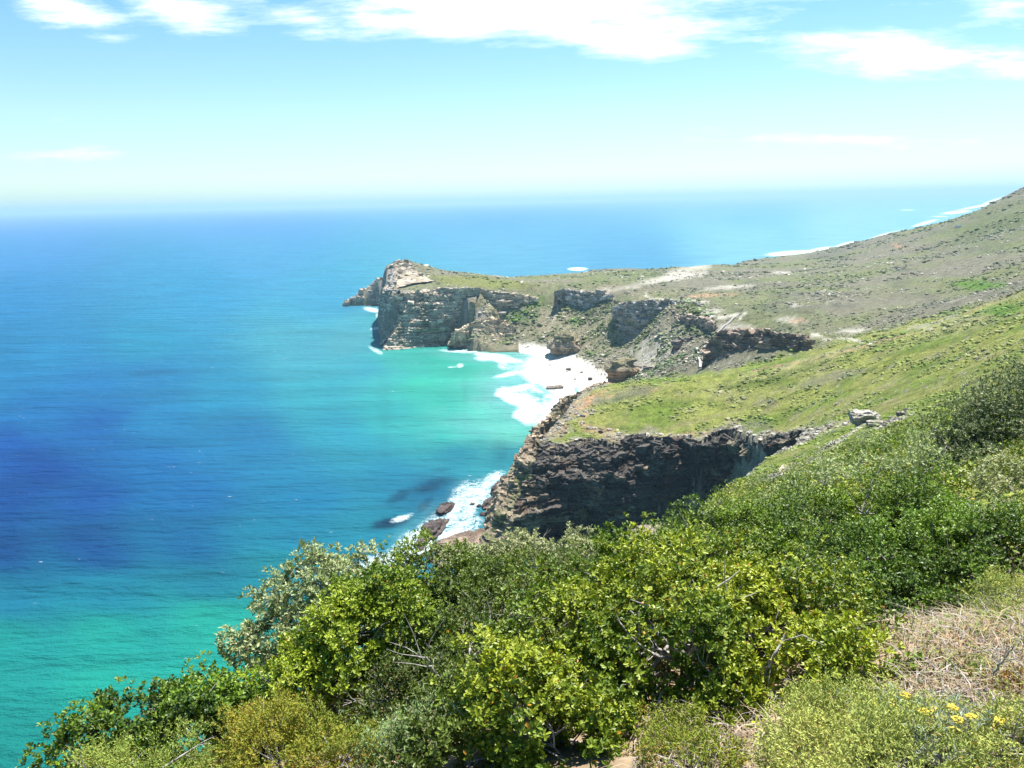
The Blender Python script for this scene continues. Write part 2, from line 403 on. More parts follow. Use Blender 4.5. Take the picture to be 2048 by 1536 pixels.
    for b in ((1560, 765, 45, 12, -5), (1480, 772, 60, 7, -5), (1600, 740, 80, 7, -14), (1830, 700, 90, 7, -10)):
        w = blob(px, py, *b, .6, n4 * .5) * (R > 250); c = L(c, C_LUSH * .7, w * .7)
    # rock band at the rim of the cove
    if s is not None:
        rim = (1 - smooth(5, 22, s + n3 * 14)) * (Y > 300) * (Y < 700) * (Z > 30)
        c = L(c, np.where((n1 > 0.1)[:, None], C_ROCK, C_TAN), rim * .85); veg *= (1 - rim * .9)
        rim2 = (1 - smooth(4, 20, s + n3 * 16)) * (Y > 900) * (Y < 1600) * (Z > 20) * (X < 60)
        c = L(c, C_ROCK * 1.1, rim2 * .9); veg *= (1 - rim2 * .9)
    w = blob(px, py, 1640, 862, 90, 9, -16, .7, n4 * .7) * (R > 220) * (R < 480); c = L(c, C_PALE * .8, w * .8 * smooth(-.25, .15, n3)); veg *= (1 - w)
    # bare pale ledges on the near slope
    for b in ((1570, 940, 30, 8, -45), (1545, 955, 24, 6, -25), (1410, 1010, 26, 7, -50), (1800, 830, 34, 4, -30), (1300, 1078, 40, 12, -20), (1640, 905, 40, 4, -40), (1700, 868, 50, 3.5, -35), (1780, 845, 40, 4, -22)):
        w = blob(px, py, *b, .7, n4 * .8) * (R > 30) * (R < 420); c = L(c, C_PALE, w * .9); veg *= (1 - w)
    # sand
    beachm = (1 - smooth(6, 9.5, Z + n3 * 2)) * (Y > 690) * (Y < 1100) * (X > 10) * (X < 300)
    c = L(c, C_SAND, beachm); veg *= (1 - beachm)
    fs = (1 - smooth(3, 7, Z)) * (Y > 1700); c = L(c, C_SAND * .8, fs * .8)
    for pts, w_ in (([(1175, 822), (1165, 850), (1215, 868), (1262, 890), (1310, 915)], 7), ([(1262, 886), (1330, 872), (1420, 868)], 4), ([(1500, 742), (1590, 728), (1700, 700), (1800, 672), (1900, 655)], 2.5), ([(1180, 800), (1260, 782), (1330, 778)], 4)):
        w = stroke(px + n4 * 12, py + n3 * 5, pts, w_) * (R > 300) * (R < 800); c = L(c, C_ORANGE * .75 + C_TAN * .3, w * .75 * smooth(-.3, .1, n3 + n1)); veg *= (1 - w)
    # footpaths
    for pts, w_ in (([(1560, 668), (1600, 674), (1635, 668), (1650, 678), (1700, 678), (1745, 688)], 2.6), ([(1395, 612), (1412, 622), (1398, 632), (1440, 634), (1478, 628)], 2.2),
                    ([(1478, 640), (1490, 625)], 2.5), ([(1287, 588), (1300, 597), (1340, 600), (1420, 604)], 2.0), ([(1112, 600), (1116, 618), (1106, 640)], 2.0),
                    ([(1985, 459), (2025, 463)], 1.6)):
        w = stroke(px + n4 * 3, py + n3 * 1.5, pts, w_) * (R > 600); c = L(c, C_PALE * 1.15, w * .9); veg *= (1 - w)
    if slope is not None:
        w = smooth(.75, 1.15, slope + n3 * .35) * (R > 250) * (Z > 3) * (1 - .75 * (bay > .02)); c = L(c, C_ROCK * 1.25 * (1 + .4 * n3[:, None]), w * .85); veg *= (1 - w)
    w = blob(px, py, 2000, 450, 150, 55, -10, .7, n4 * .5) * (R > 900); c = L(c, np.array([.12, .15, .06]), w * .7)
    # trampled ground at the viewpoint
    w = (1 - smooth(9, 13, R + n3 * 2)) ; c = L(c, C_SOIL, w * .9); veg *= (1 - w)
    steep = (s < -1.5) if s is not None else np.zeros(len(X), bool)
    c = np.where((steep & (Z > 2))[:, None], C_ROCK * .8, c)
    return c, veg

# ------------------------------------------------------------------ terrain sheet
def polar(nr, na, r0, r1, a0, a1):
    r = np.exp(np.linspace(math.log(r0), math.log(r1), nr)); a = np.linspace(RAD(a0), RAD(a1), na)
    R, A = np.meshgrid(r, a, indexing='ij')
    return R * np.sin(A), R * np.cos(A)

X, Y = polar(980, 1000, .8, 13000, -55, 55)
Zl, S = land_z(X, Y)
_rr = np.hypot(X, Y); _gr = np.gradient(Zl, axis=0) / np.gradient(_rr, axis=0); _ga = np.gradient(Zl, axis=1) / (_rr * RAD(110) / 999); SLOPE = np.hypot(_gr, _ga)
V = np.stack([X, Y, Zl], -1).reshape(-1, 3)
F = grid_faces(*X.shape)
keep = (V[F, 2].max(1) > -4) 
F = F[keep]
used = np.unique(F); remap = np.zeros(len(V), np.int64); remap[used] = np.arange(len(used))
V = V[used]; F = remap[F]
c, veg = paint(V, S.reshape(-1)[used], SLOPE.reshape(-1)[used])
terrain = mesh_obj("terrain", V, F, MG, cols=c, attrs={"veg": veg, "rough": np.clip(np.hypot(V[:, 0], V[:, 1]) / 150, .02, 1)})
tag(terrain, kind="structure")
# ground on the side away from the view (coarse), so the place goes on behind the viewer
X2, Y2 = polar(60, 100, .8, 13000, 55, 305)
Zb, S2 = land_z(X2, Y2, False)
# force the same edge heights at the seam is not needed: overlap hidden outside the view
V2 = np.stack([X2, Y2, np.where(S2 < -200, -5, Zb)], -1).reshape(-1, 3)
c2, veg2 = paint(V2, S2.reshape(-1))
tag(mesh_obj("hillside", V2, grid_faces(*X2.shape), MG, cols=c2, attrs={"veg": veg2, "rough": np.full(len(V2), .3)}), kind="structure")

def ground_z(x, y):
    z, _ = land_z(np.atleast_1d(np.asarray(x, float)), np.atleast_1d(np.asarray(y, float)))
    return z

# ------------------------------------------------------------------ cliffs
def resample(P, n):
    P = np.asarray(P, float); d = np.r_[0, np.cumsum(np.linalg.norm(np.diff(P, axis=0), axis=1))]
    t = np.linspace(0, d[-1], n)
    Q = np.stack([np.interp(t, d, P[:, k]) for k in range(3)], -1)
    for _ in range(max(1, n // 60)):
        Q[1:-1] = (Q[:-2] + Q[1:-1] * 2 + Q[2:]) / 4
    return Q

def cliff(name, rim, base, ns, nt, amp=3.0, inland=14, seed=1, prof=1.0, strata=6.0, tint=(1, 1, 1), green=.0, cave=None, lean=0, dip=0.0, blocks=900, bs=2.2, turf=None, bsig=.32, shade=0):
    R_ = resample(rim, ns); B_ = resample(base, ns)
    t = np.linspace(0, 1, nt)[None, :]
    g = t ** prof if np.isscalar(prof) else np.interp(t, prof[0], prof[1])
    XY = B_[:, None, :2] * (1 - g[..., None]) + R_[:, None, :2] * g[..., None]
    Z = B_[:, None, 2] * (1 - t) + R_[:, None, 2] * t
    tang = np.gradient(R_[:, :2] * .5 + B_[:, :2] * .5, axis=0); tang /= np.linalg.norm(tang, axis=1)[:, None] + 1e-9
    out = np.stack([tang[:, 1], -tang[:, 0]], -1)
    if ((B_[:, :2] - R_[:, :2]) * out).sum() < 0: out = -out
    k = 9 + ns // 25
    out = np.stack([np.convolve(np.pad(out[:, i], k, mode='edge'), np.ones(2*k+1) / (2*k+1), 'valid') for i in (0, 1)], -1)
    out /= np.linalg.norm(out, axis=1)[:, None] + 1e-9
    rw = fbm(R_[:, 0] / 14, R_[:, 1] / 14, oct=4, seed=seed + 71) * amp * 1.5 * np.sin(np.linspace(0, math.pi, ns)) ** .4
    R_ = R_ + np.c_[out * rw[:, None], rw * .12]; XY = B_[:, None, :2] * (1 - g[..., None]) + R_[:, None, :2] * g[..., None]; Z = B_[:, None, 2] * (1 - t) + R_[:, None, 2] * t
    # inland cap that tucks under the turf
    ni = 14; q = np.linspace(0, 1, ni + 1)[None, 1:]
    XYi = R_[:, None, :2] - out[:, None, :] * (q[..., None] * inland)
    zi, _ = land_z(XYi[..., 0], XYi[..., 1], False)
    cap = R_[:, None, 2] * (1 - smooth(0, .4, q)) + zi * smooth(0, .4, q)
    Zi = cap + 1.6 * (1 - q) - 3.5 * q ** 2
    XY = np.concatenate([XY, XYi], 1); Zt = np.concatenate([Z, Zi], 1)
    x, y, z = XY[..., 0], XY[..., 1], Zt
    tt = np.concatenate([np.broadcast_to(t, Z.shape), 1 + np.broadcast_to(q, Zi.shape)], 1)
    zz = z + dip * (x + y * .3) + fbm(x / 40, y / 40, z / 60, 3, seed + 2) * 3
    band = vnoise(zz / strata * 2.2, x / 90, y / 90, seed + 5) * .5 + vnoise(zz / strata * 6, x / 45, y / 45, seed + 6) * .35 + vnoise(zz / strata * 15, x / 22, y / 22, seed + 4) * .25
    band = np.sign(band) * np.abs(band) ** .6
    big = fbm(x / 26, y / 26, z / 45, 4, seed) * 2.2
    blk = fbm(x / 5, y / 5, z / 4, 3, seed + 9); blk = np.round(blk * 5) / 5 * .8 + blk * .3
    col_ = fbm(x / 6.0, y / 6.0, z / 40, 3, seed + 11); col_ = np.abs(col_)
    w = np.where(tt <= 1, smooth(0, .05, tt + .03), np.clip(1 - (tt - 1) * 1.2, 0, 1))
    dsp = amp * w * (big * .8 + band * .95 + blk * .7 - col_ * 1.1)
    if cave is not None:
        for (sc, tc, sr, tr, dp) in cave:
            ss = np.linspace(0, 1, ns)[:, None]
            dsp = dsp - dp * np.exp(-((ss - sc) / sr) ** 2 - ((tt - tc) / tr) ** 2)
    x = x + out[:, None, 0] * dsp; y = y + out[:, None, 1] * dsp
    z = z + amp * .35 * w * (blk * .6 + fbm(x / 3, y / 3, z / 3, 2, seed + 13)) * np.where(tt > .95, 1.3, .5)
    V = np.stack([x, y, z], -1).reshape(-1, 3)
    n1 = fbm(V[:, 0] / 12, V[:, 1] / 12, V[:, 2] / 8, 4, seed + 20)
    n2 = fbm(V[:, 0] / 40, V[:, 1] / 40, V[:, 2] / 5, 3, seed + 22)
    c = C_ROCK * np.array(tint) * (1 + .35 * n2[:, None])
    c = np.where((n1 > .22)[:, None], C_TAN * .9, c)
    ttf = tt.reshape(-1)
    wet = (1 - smooth(2.0, 5.5, V[:, 2] + n1 * 2)) * (B_[:, 2].mean() < 8)
    c = c * (1 - .75 * wet[:, None])
    gr = (smooth(.05, .25, n1 + smooth(.9, 1.5, ttf) * .5 - .1) * green)
    c = c * (1 - gr[:, None]) + C_OLIVE * gr[:, None]
    F = grid_faces(ns, nt + ni)
    if turf:
        px, py = project(V)
        for b in turf:
            wv = blob(px, py, *b, .6, n1 * .5)[:, None]; c = c * (1 - wv) + (C_OLIVE * .9 + .1 * C_GREEN) * wv
    if blocks:
        g = np.random.default_rng(seed); nb = blocks
        si = g.integers(2, ns - 2, nb); ti = np.clip((nt * (1 - np.abs(g.normal(0, bsig, nb)))).astype(int) + g.integers(-3, 5, nb), 3, nt + 3)
        q = V.reshape(ns, nt + ni, 3)[si, ti]
        top = np.clip((ti / nt - .8) * 5, 0, 1)
        sx = bs * g.lognormal(0, .45, nb); sy = sx * g.uniform(.45, 1.0, nb); sz = sx * g.uniform(.22, .55 + .5 * top.mean(), nb)
        an = np.arctan2(tang[si, 1], tang[si, 0]) + g.normal(0, .35, nb)
        cu = np.array([(i, j, k_) for k_ in (-1, 1) for i, j in ((-1, -1), (1, -1), (1, 1), (-1, 1))], float)[None] * (1 + g.uniform(-.28, .12, (nb, 8, 3)))
        bxx = cu[..., 0] * sx[:, None]; byy = cu[..., 1] * sy[:, None]; bzz = cu[..., 2] * sz[:, None] + bxx * g.normal(0, .26, (nb, 1)) + byy * g.normal(0, .2, (nb, 1))
        bv = np.stack([bxx * np.cos(an)[:, None] - byy * np.sin(an)[:, None], bxx * np.sin(an)[:, None] + byy * np.cos(an)[:, None], bzz], -1) + q[:, None]
        bf = (np.array([(0, 3, 2, 1), (4, 5, 6, 7), (0, 1, 5, 4), (1, 2, 6, 5), (2, 3, 7, 6), (3, 0, 4, 7)])[None] + (np.arange(nb) * 8)[:, None, None] + len(V)).reshape(-1, 4)
        bc = C_ROCK * np.array(tint) * g.uniform(.7, 1.45, (nb, 1)) * (1 - .72 * (q[:, 2:] < 3))
        V = np.concatenate([V, bv.reshape(-1, 3)]); F = np.concatenate([F, bf]); c = np.concatenate([c, np.repeat(bc, 8, 0)])
    o = mesh_obj(name, V, F, MR, cols=c, smooth_sh=False)
    o["kind"] = "structure"
    return o

def W3(px, py, z): return PZ(px, py, z)
# dark cove wall with the nose of the near headland
rim = [W3(*a) for a in [(1592, 876, 85)] + COVE_RIM[:-1]] + [W3(1086, 897, 48.5)]
base = [W3(1575, 985, 40), W3(1545, 1015, 25) , W3(1510, 1040, 6), W3(1430, 1062, 0), W3(1350, 1075, 0), W3(1270, 1083, -1), W3(1190, 1088, -1), W3(1120, 1095, -1), W3(1065, 1100, -1), W3(1035, 1104, -1)]
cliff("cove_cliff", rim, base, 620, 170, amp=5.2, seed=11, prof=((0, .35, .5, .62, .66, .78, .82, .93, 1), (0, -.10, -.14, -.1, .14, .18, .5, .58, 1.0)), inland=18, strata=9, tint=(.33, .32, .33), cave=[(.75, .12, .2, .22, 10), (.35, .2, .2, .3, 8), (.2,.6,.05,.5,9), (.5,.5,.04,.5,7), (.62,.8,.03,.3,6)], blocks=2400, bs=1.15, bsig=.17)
rim = [W3(1110, 893, 50), W3(1088, 896, 49), W3(1062, 900, 46), W3(1056, 884, 45.5)] + [W3(*a) for a in TIP_RIM[1:]] + [W3(1210, 768, 51)]
base = [W3(1060, 1112, -1), W3(1010, 1112, -1), W3(962, 1098, -1), W3(972, 1060, -1), W3(988, 1020, -1), W3(1008, 985, -1), W3(1024, 958, -1), W3(1040, 930, -1), W3(1075, 880, -1), W3(1110, 835, -1), W3(1150, 800, -1)]
cliff("headland_cliff", rim, base, 520, 130, amp=3.0, seed=31, prof=((0, .1, .25, .45, .6, .8, .88, 1), (0, .04, .22, .36, .62, .78, .80, 1)), inland=16, strata=8, tint=(1.2, 1.05, .85), green=.75, blocks=1500, bs=1.1, turf=((1050, 965, 62, 22, -58), (1000, 1040, 26, 14, -60), (1120, 868, 24, 12, -40)))
# cape front wall
rim = [W3(1075, 596, 60), W3(1040, 590, 66), W3(1000, 584, 71), W3(955, 577, 78.5)] + [W3(*a) for a in CAPE_RIM[3:]] + [np.array([*CAPE_WEST[0], 76]), np.array([*CAPE_WEST[1], 80])]
base = [W3(1068, 612, 48), W3(1030, 622, 44), W3(985, 642, 32), W3(925, 668, 9), W3(897, 690, 0), W3(850, 697, -1), W3(800, 702, -1), W3(764, 703, -1), W3(762, 692, -1), W3(766, 668, -1), W3(768, 655, -1)]
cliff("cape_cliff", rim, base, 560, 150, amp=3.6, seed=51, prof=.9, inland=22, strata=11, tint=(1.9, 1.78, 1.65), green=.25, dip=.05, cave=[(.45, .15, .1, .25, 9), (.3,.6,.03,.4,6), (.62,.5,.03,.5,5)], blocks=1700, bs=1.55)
# talus spur below it
rim = [PD(1030, 655, 1128), PD(990, 640, 1140), PD(958, 640, 1128), PD(930, 655, 1115), PD(905, 675, 1102)]
base = [W3(1010, 690, 2), W3(985, 704, -1), W3(955, 703, -1), W3(920, 700, -1), W3(893, 694, -1)]
cliff("spur_cliff", rim, base, 160, 60, amp=2.4, seed=61, prof=.7, inland=30, strata=6, tint=(1.7, 1.55, 1.3), green=.5)
# west wall and peak
rim = [np.array([*w2(PD(790, 575, 1160)), 78]), np.array([*CAPE_WEST[0], 78]), PD(781, 556, 1230), PD(781, 540, 1290), PD(788, 525, 1325), PD(796, 524, 1350), PD(780, 545, 1410)]
base = [W3(764, 696, -1), W3(764, 684, -1), W3(766, 670, -1), W3(764, 660, -1), W3(768, 652, -1), W3(770, 645, -1), W3(774, 636, -1)]
cliff("cape_cliff", rim, base, 260, 120, amp=3.2, seed=71, prof=.55, inland=22, strata=10, tint=(1.25, 1.3, 1.45), green=.1, dip=.1, blocks=700, bs=1.5)
rim = [PD(786, 532, 1300), PD(796, 522.5, 1325), PD(812, 521.5, 1330), PD(840, 529, 1335), PD(870, 538, 1345), PD(905, 548.5, 1355)]
base = [PD(780, 585, 1190), PD(800, 574, 1200), PD(830, 566, 1215), PD(855, 563, 1235), PD(880, 560, 1270), PD(910, 556, 1310)]
cliff("cape_cliff", rim, base, 200, 60, amp=3.2, seed=81, prof=.8, inland=26, strata=9, tint=(1.6, 1.5, 1.4), green=.3, dip=.1, blocks=380, bs=1.5)
# tail of low rocks
rim = [PD(784, 548, 1560), PD(776, 552, 1640), PD(766, 556, 1655), PD(748, 566, 1660), PD(744, 574, 1660), PD(724, 580, 1665), PD(720, 590, 1660), PD(700, 600, 1660), PD(692, 607, 1640)]
base = [W3(780, 628, -1), W3(772, 620, -1), W3(750, 614, -1), W3(735, 613, -1), W3(718, 612, -1), W3(700, 611, -1), W3(688, 610, -1)]
cliff("cape_tail_rocks", rim, base, 180, 60, amp=3.0, seed=91, prof=.5, inland=34, strata=8, tint=(2.1, 1.8, 1.6), green=.35, blocks=1400)
# crags round the bay
def crag(name, pts, zs, h, seed, amp=2.0, tint=(1, 1, 1), ns=150, nt=44, inland=12, green=.2, run=.35, blocks=350):
    rim = [W3(px, py, z) for (px, py), z in zip(pts, zs)]
    base = []
    for p, hh in zip(rim, h):
        u = p[:2] / np.linalg.norm(p[:2]); q = p[:2] - u * hh * run
        base.append(np.array([q[0], q[1], p[2] - hh]))
    return cliff(name, rim, base, ns, nt, amp=amp, inland=inland, seed=seed, strata=7, tint=tint, green=green, blocks=blocks, bs=1.8)
crag("bay_crag", [(1110, 584), (1130, 580), (1160, 584), (1200, 587), (1222, 593)], [70, 71, 70, 69, 67], [5, 20, 25, 18, 4], 101, tint=(1.5, 1.5, 1.6))
crag("bay_crag", [(1225, 618), (1245, 606), (1280, 602), (1330, 602), (1380, 606), (1405, 612)], [62, 72, 78, 80, 80, 78], [16, 36, 42, 26, 22, 8], 111, tint=(1.2, 1.2, 1.3), amp=3.6, ns=200)
crag("bay_crag", [(1352, 640), (1375, 632), (1405, 636), (1425, 645), (1430, 652)], [64, 70, 72, 70, 66], [10, 18, 20, 16, 6], 121, tint=(1.25, 1.1, 1.05))
crag("bay_crag", [(1350, 688), (1362, 680), (1380, 682), (1392, 690)], [48, 50, 50, 46], [6, 20, 16, 5], 131, tint=(.8, .78, .85), ns=90, nt=34)
crag("bay_crag", [(1408, 700), (1425, 672), (1450, 660), (1490, 662), (1540, 662), (1580, 668), (1612, 680)], [60, 72, 80, 82, 84, 85, 84], [20, 38, 46, 46, 44, 34, 6], 141, tint=(1.0, .85, .8), amp=4.2, ns=260, nt=70, run=.5)

# ------------------------------------------------------------------ sea
X, Y = polar(820, 760, 120, 60000, -48, 48)
V = np.stack([X, Y, np.zeros_like(X)], -1).reshape(-1, 3)
px, py = project(V)
Rr = np.hypot(V[:, 0], V[:, 1])
wx = fbm(V[:, 0] / 120, V[:, 1] / 120, oct=4, seed=301); 
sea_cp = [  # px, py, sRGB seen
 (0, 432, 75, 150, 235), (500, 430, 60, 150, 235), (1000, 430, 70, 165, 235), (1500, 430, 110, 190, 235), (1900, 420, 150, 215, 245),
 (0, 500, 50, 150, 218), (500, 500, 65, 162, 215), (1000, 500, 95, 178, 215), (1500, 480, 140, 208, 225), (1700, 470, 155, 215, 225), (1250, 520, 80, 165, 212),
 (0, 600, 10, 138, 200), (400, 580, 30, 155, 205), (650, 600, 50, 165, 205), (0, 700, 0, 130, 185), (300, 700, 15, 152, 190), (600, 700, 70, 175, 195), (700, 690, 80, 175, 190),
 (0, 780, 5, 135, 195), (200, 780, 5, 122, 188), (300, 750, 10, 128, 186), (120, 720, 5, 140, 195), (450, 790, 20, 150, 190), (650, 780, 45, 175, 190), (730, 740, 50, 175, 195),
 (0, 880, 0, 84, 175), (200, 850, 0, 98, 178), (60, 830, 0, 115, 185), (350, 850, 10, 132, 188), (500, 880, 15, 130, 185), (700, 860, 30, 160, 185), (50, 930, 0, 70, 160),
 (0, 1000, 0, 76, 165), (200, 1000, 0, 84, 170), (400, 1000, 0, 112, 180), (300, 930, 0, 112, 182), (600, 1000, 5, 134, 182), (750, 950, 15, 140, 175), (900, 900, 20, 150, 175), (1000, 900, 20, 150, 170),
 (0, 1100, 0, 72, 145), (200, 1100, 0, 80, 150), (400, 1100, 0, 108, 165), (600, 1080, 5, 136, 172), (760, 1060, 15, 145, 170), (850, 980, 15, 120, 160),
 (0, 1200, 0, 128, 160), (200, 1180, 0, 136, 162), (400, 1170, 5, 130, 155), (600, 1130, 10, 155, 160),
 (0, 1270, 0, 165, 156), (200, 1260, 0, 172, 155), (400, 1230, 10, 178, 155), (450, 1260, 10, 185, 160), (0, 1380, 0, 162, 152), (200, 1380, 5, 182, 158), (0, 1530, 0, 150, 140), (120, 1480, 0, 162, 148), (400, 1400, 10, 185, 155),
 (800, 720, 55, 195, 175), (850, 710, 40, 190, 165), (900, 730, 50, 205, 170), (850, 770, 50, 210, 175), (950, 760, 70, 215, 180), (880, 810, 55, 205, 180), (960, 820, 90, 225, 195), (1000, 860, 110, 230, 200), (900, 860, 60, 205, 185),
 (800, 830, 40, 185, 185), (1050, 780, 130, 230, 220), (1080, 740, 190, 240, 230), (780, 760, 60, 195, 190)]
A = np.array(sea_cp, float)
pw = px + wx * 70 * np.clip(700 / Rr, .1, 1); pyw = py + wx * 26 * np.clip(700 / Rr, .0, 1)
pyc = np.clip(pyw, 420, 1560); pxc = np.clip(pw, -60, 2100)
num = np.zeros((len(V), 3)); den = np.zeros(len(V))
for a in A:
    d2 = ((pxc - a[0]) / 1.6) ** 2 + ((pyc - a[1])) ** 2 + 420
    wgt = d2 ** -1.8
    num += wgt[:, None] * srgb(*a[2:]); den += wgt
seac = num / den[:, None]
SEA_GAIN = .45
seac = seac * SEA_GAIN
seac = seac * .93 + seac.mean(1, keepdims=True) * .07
# submerged kelp and reef, dark streaks
n4 = fbm(px / 40, py / 16, oct=4, seed=66)
kelp = np.zeros(len(V))
for b in ((860, 975, 46, 15, -22, .7), (800, 992, 30, 10, -20, .6), (850, 1010, 30, 10, -50, .6), (785, 1045, 44, 11, -12, .95), (860, 1040, 60, 16, -50, .5), (890, 938, 34, 5, -4, .4), (320, 745, 70, 7, -4, .25), (1000, 905, 20, 30, 0, .2), (930, 790, 8, 60, 0, .12), (770, 820, 20, 90, 0, .1)):
    kelp = np.maximum(kelp, blob(px, py, *b[:5], .8, n4 * .7) * b[5])
fmilk = None
seac = seac * (1 - kelp[:, None]) + srgb(18, 50, 85) * SEA_GAIN * kelp[:, None]
# foam
mk0 = np.zeros(len(V))
foam = np.zeros(len(V))
def fb(*b, k=1.0, wob=.4): 
    global foam
    foam = np.maximum(foam, blob(px, py, *b, .6, n4 * wob) * k)
for b in ((1110, 760, 62, 34, -10), (1080, 735, 66, 22, 5), (1040, 775, 42, 9, -10), (1060, 820, 44, 30, 50), (1090, 840, 34, 26, 60), (1030, 800, 40, 12, 25), (1010, 750, 26, 5, -10), (1015, 720, 60, 7, 6), (1120, 800, 40, 24, 0)):
    fb(*b, k=.92, wob=.8)
foam *= 1 - .75 * blob(px, py, 1085, 778, 26, 6, 30, .6, n4 * .5)
foam *= 1 - .6 * blob(px, py, 1095, 800, 18, 5, 10, .6, n4 * .5)
for b in ((745, 620, 24, 6, 12, .8), (762, 633, 14, 7, 30, .9), (752, 657, 13, 3, -8, .8), (765, 662, 10, 4, -10, .7), (750, 700, 18, 4, 30, .55), (930, 703, 50, 4, 3, .75), (980, 710, 50, 5, 6, .85), (920, 731, 8, 5, 0, .6), (905, 734, 12, 2, -5, .5), (1155, 538, 20, 3.4, 0, 1.3), (1580, 506, 62, 4.5, -4, 1.4), (1692, 490, 26, 5, -12, 1.4), (1648, 498, 36, 4, -8, 1.0), (1770, 470, 34, 3, -14, .9), (1915, 424, 34, 3.2, -6, 1.3), (1985, 403, 34, 4.5, -20, 1.5), (1950, 414, 50, 3.2, -10, 1.0), (1850, 446, 30, 3, -16, .9), (1815, 420, 18, 1.2, 0, .7), (1880, 433, 20, 1.5, 0, .6),
          (850, 1075, 100, 32, -40, .66), (930, 1010, 75, 34, -40, .60), (960, 980, 50, 14, -30, .6), (800, 1115, 95, 26, -24, .70), (900, 1070, 40, 18, -20, .8), (805, 1035, 26, 6, -18, .7), (920, 1045, 50, 36, 0, .55), (740, 1125, 60, 16, -20, .6), (985, 960, 30, 14, -30, .6), (845, 1100, 50, 18, -20, .85)):
    fb(*b[:5], k=b[5])
for b in ((1020, 800, 95, 70, 20, .5), (960, 850, 120, 40, 0, .3), (960, 715, 110, 14, 4, .4), (870, 1060, 130, 50, -38, .45)): mk0 = np.maximum(mk0, blob(px, py, *b[:5], .9, n4 * .5) * b[5])
mk = np.maximum(smooth(.1, .9, foam) * .65, mk0)[:, None]
seac = seac * (1 - mk) + srgb(150, 215, 215) * SEA_GAIN * mk
open_w = (1 - smooth(3000, 9000, Rr)) * (foam < .05)
sea = mesh_obj("sea", V, grid_faces(*X.shape), MS, cols=seac, attrs={"foam": foam, "cap": open_w})
sea["kind"] = "structure"
# the rest of the sea round the viewpoint
X2, Y2 = polar(40, 80, 120, 60000, 48, 312)
V2 = np.stack([X2, Y2, np.zeros_like(X2)], -1).reshape(-1, 3)
tag(mesh_obj("sea", V2, grid_faces(*X2.shape), MS, cols=np.tile(srgb(10, 110, 175) * SEA_GAIN, (len(V2), 1)), attrs={"foam": np.zeros(len(V2)), "cap": np.zeros(len(V2))}), kind="structure")

# ------------------------------------------------------------------ plants: materials
def mat_leaf(name, gloss=.35, trans=.35, rough=.38):
    t = NT(name)
    c = t.attr("Col").outputs["Color"]
    b = t.bsdf(Base_Color=c, Roughness=rough, Specular_IOR_Level=gloss)
    tc = t.mix(1, c, (1.15, 1.25, .45), 'MULTIPLY')
    tr = t.n("ShaderNodeBsdfTranslucent", {"Color": tc})
    mx = t.n("ShaderNodeMixShader", {0: trans, 1: b.outputs[0], 2: tr.outputs[0]})
    return t.done(mx.outputs[0])

def mat_bark():
    t = NT("grey_bark"); P = t.pos()
    c = t.ramp(t.noise(P, 22, 4, .7), [(.3, (.16, .13, .11)), (.55, (.40, .37, .34)), (.75, (.55, .52, .48))])
    return t.done(t.bsdf(Base_Color=c, Roughness=.8).outputs[0])

def mat_col(name, rough=.8):
    t = NT(name); return t.done(t.bsdf(Base_Color=t.attr("Col").outputs["Color"], Roughness=rough, Specular_IOR_Level=.2).outputs[0])

ML = mat_leaf("leathery_leaf", .35, .12, .46); MLS = mat_leaf("silvery_leaf", .25, .10, .55); MB_ = mat_bark(); MSCR = mat_leaf("scrub_leaf", .1, .08, .7); MSTR = mat_col("straw"); MFL = mat_col("yellow_petals", .6)

def norm(v): return v / (np.linalg.norm(v, axis=-1, keepdims=True) + 1e-9)

def leaves(P, A, k, L, Wd, spread=(35, 75), seed=0, stem=0.0, hi=True, fold=.15):
    """rosettes of k leaves at points P (n,3) round axes A -> verts, faces, rosette index per vert"""
    g = np.random.default_rng(seed); n = len(P)
    b = norm(np.cross(A, g.normal(size=(n, 3)))); c = np.cross(A, b)
    phi = g.uniform(0, 6.283, (n, 1)) + np.arange(k)[None] * 2.39996
    th = np.radians(g.uniform(spread[0], spread[1], (n, k)))
    d = np.cos(th)[..., None] * A[:, None] + np.sin(th)[..., None] * (np.cos(phi)[..., None] * b[:, None] + np.sin(phi)[..., None] * c[:, None])
    wv = norm(np.cross(d, A[:, None] + .25 * g.normal(size=(n, k, 3))))
    nn = np.cross(wv, d)
    ln = L * g.uniform(.65, 1.25, (n, k, 1)); w = Wd * g.uniform(.75, 1.2, (n, k, 1)) * .5
    o = P[:, None] + A[:, None] * (stem * g.uniform(-1, .1, (n, k, 1)))
    if hi:
        pts = [o, o + d*ln*.38 + wv*w*.75 + nn*w*fold, o + d*ln*.74 + wv*w + nn*w*fold, o + d*ln - nn*ln*.06,
               o + d*ln*.74 - wv*w + nn*w*fold, o + d*ln*.38 - wv*w*.75 + nn*w*fold]
        V = np.stack(pts, 2).reshape(-1, 3); m_ = n * k
        i = np.arange(m_)[:, None] * 6
        F = np.concatenate([i + np.array([[0, 1, 2, 3]]), i + np.array([[0, 3, 4, 5]])])
        rep = 6
    else:
        pts = [o, o + d*ln*.6 + wv*w, o + d*ln, o + d*ln*.6 - wv*w]
        V = np.stack(pts, 2).reshape(-1, 3); m_ = n * k
        F = np.arange(m_ * 4).reshape(-1, 4); rep = 4
    return V, F, np.repeat(np.arange(n), k * rep), rep, m_

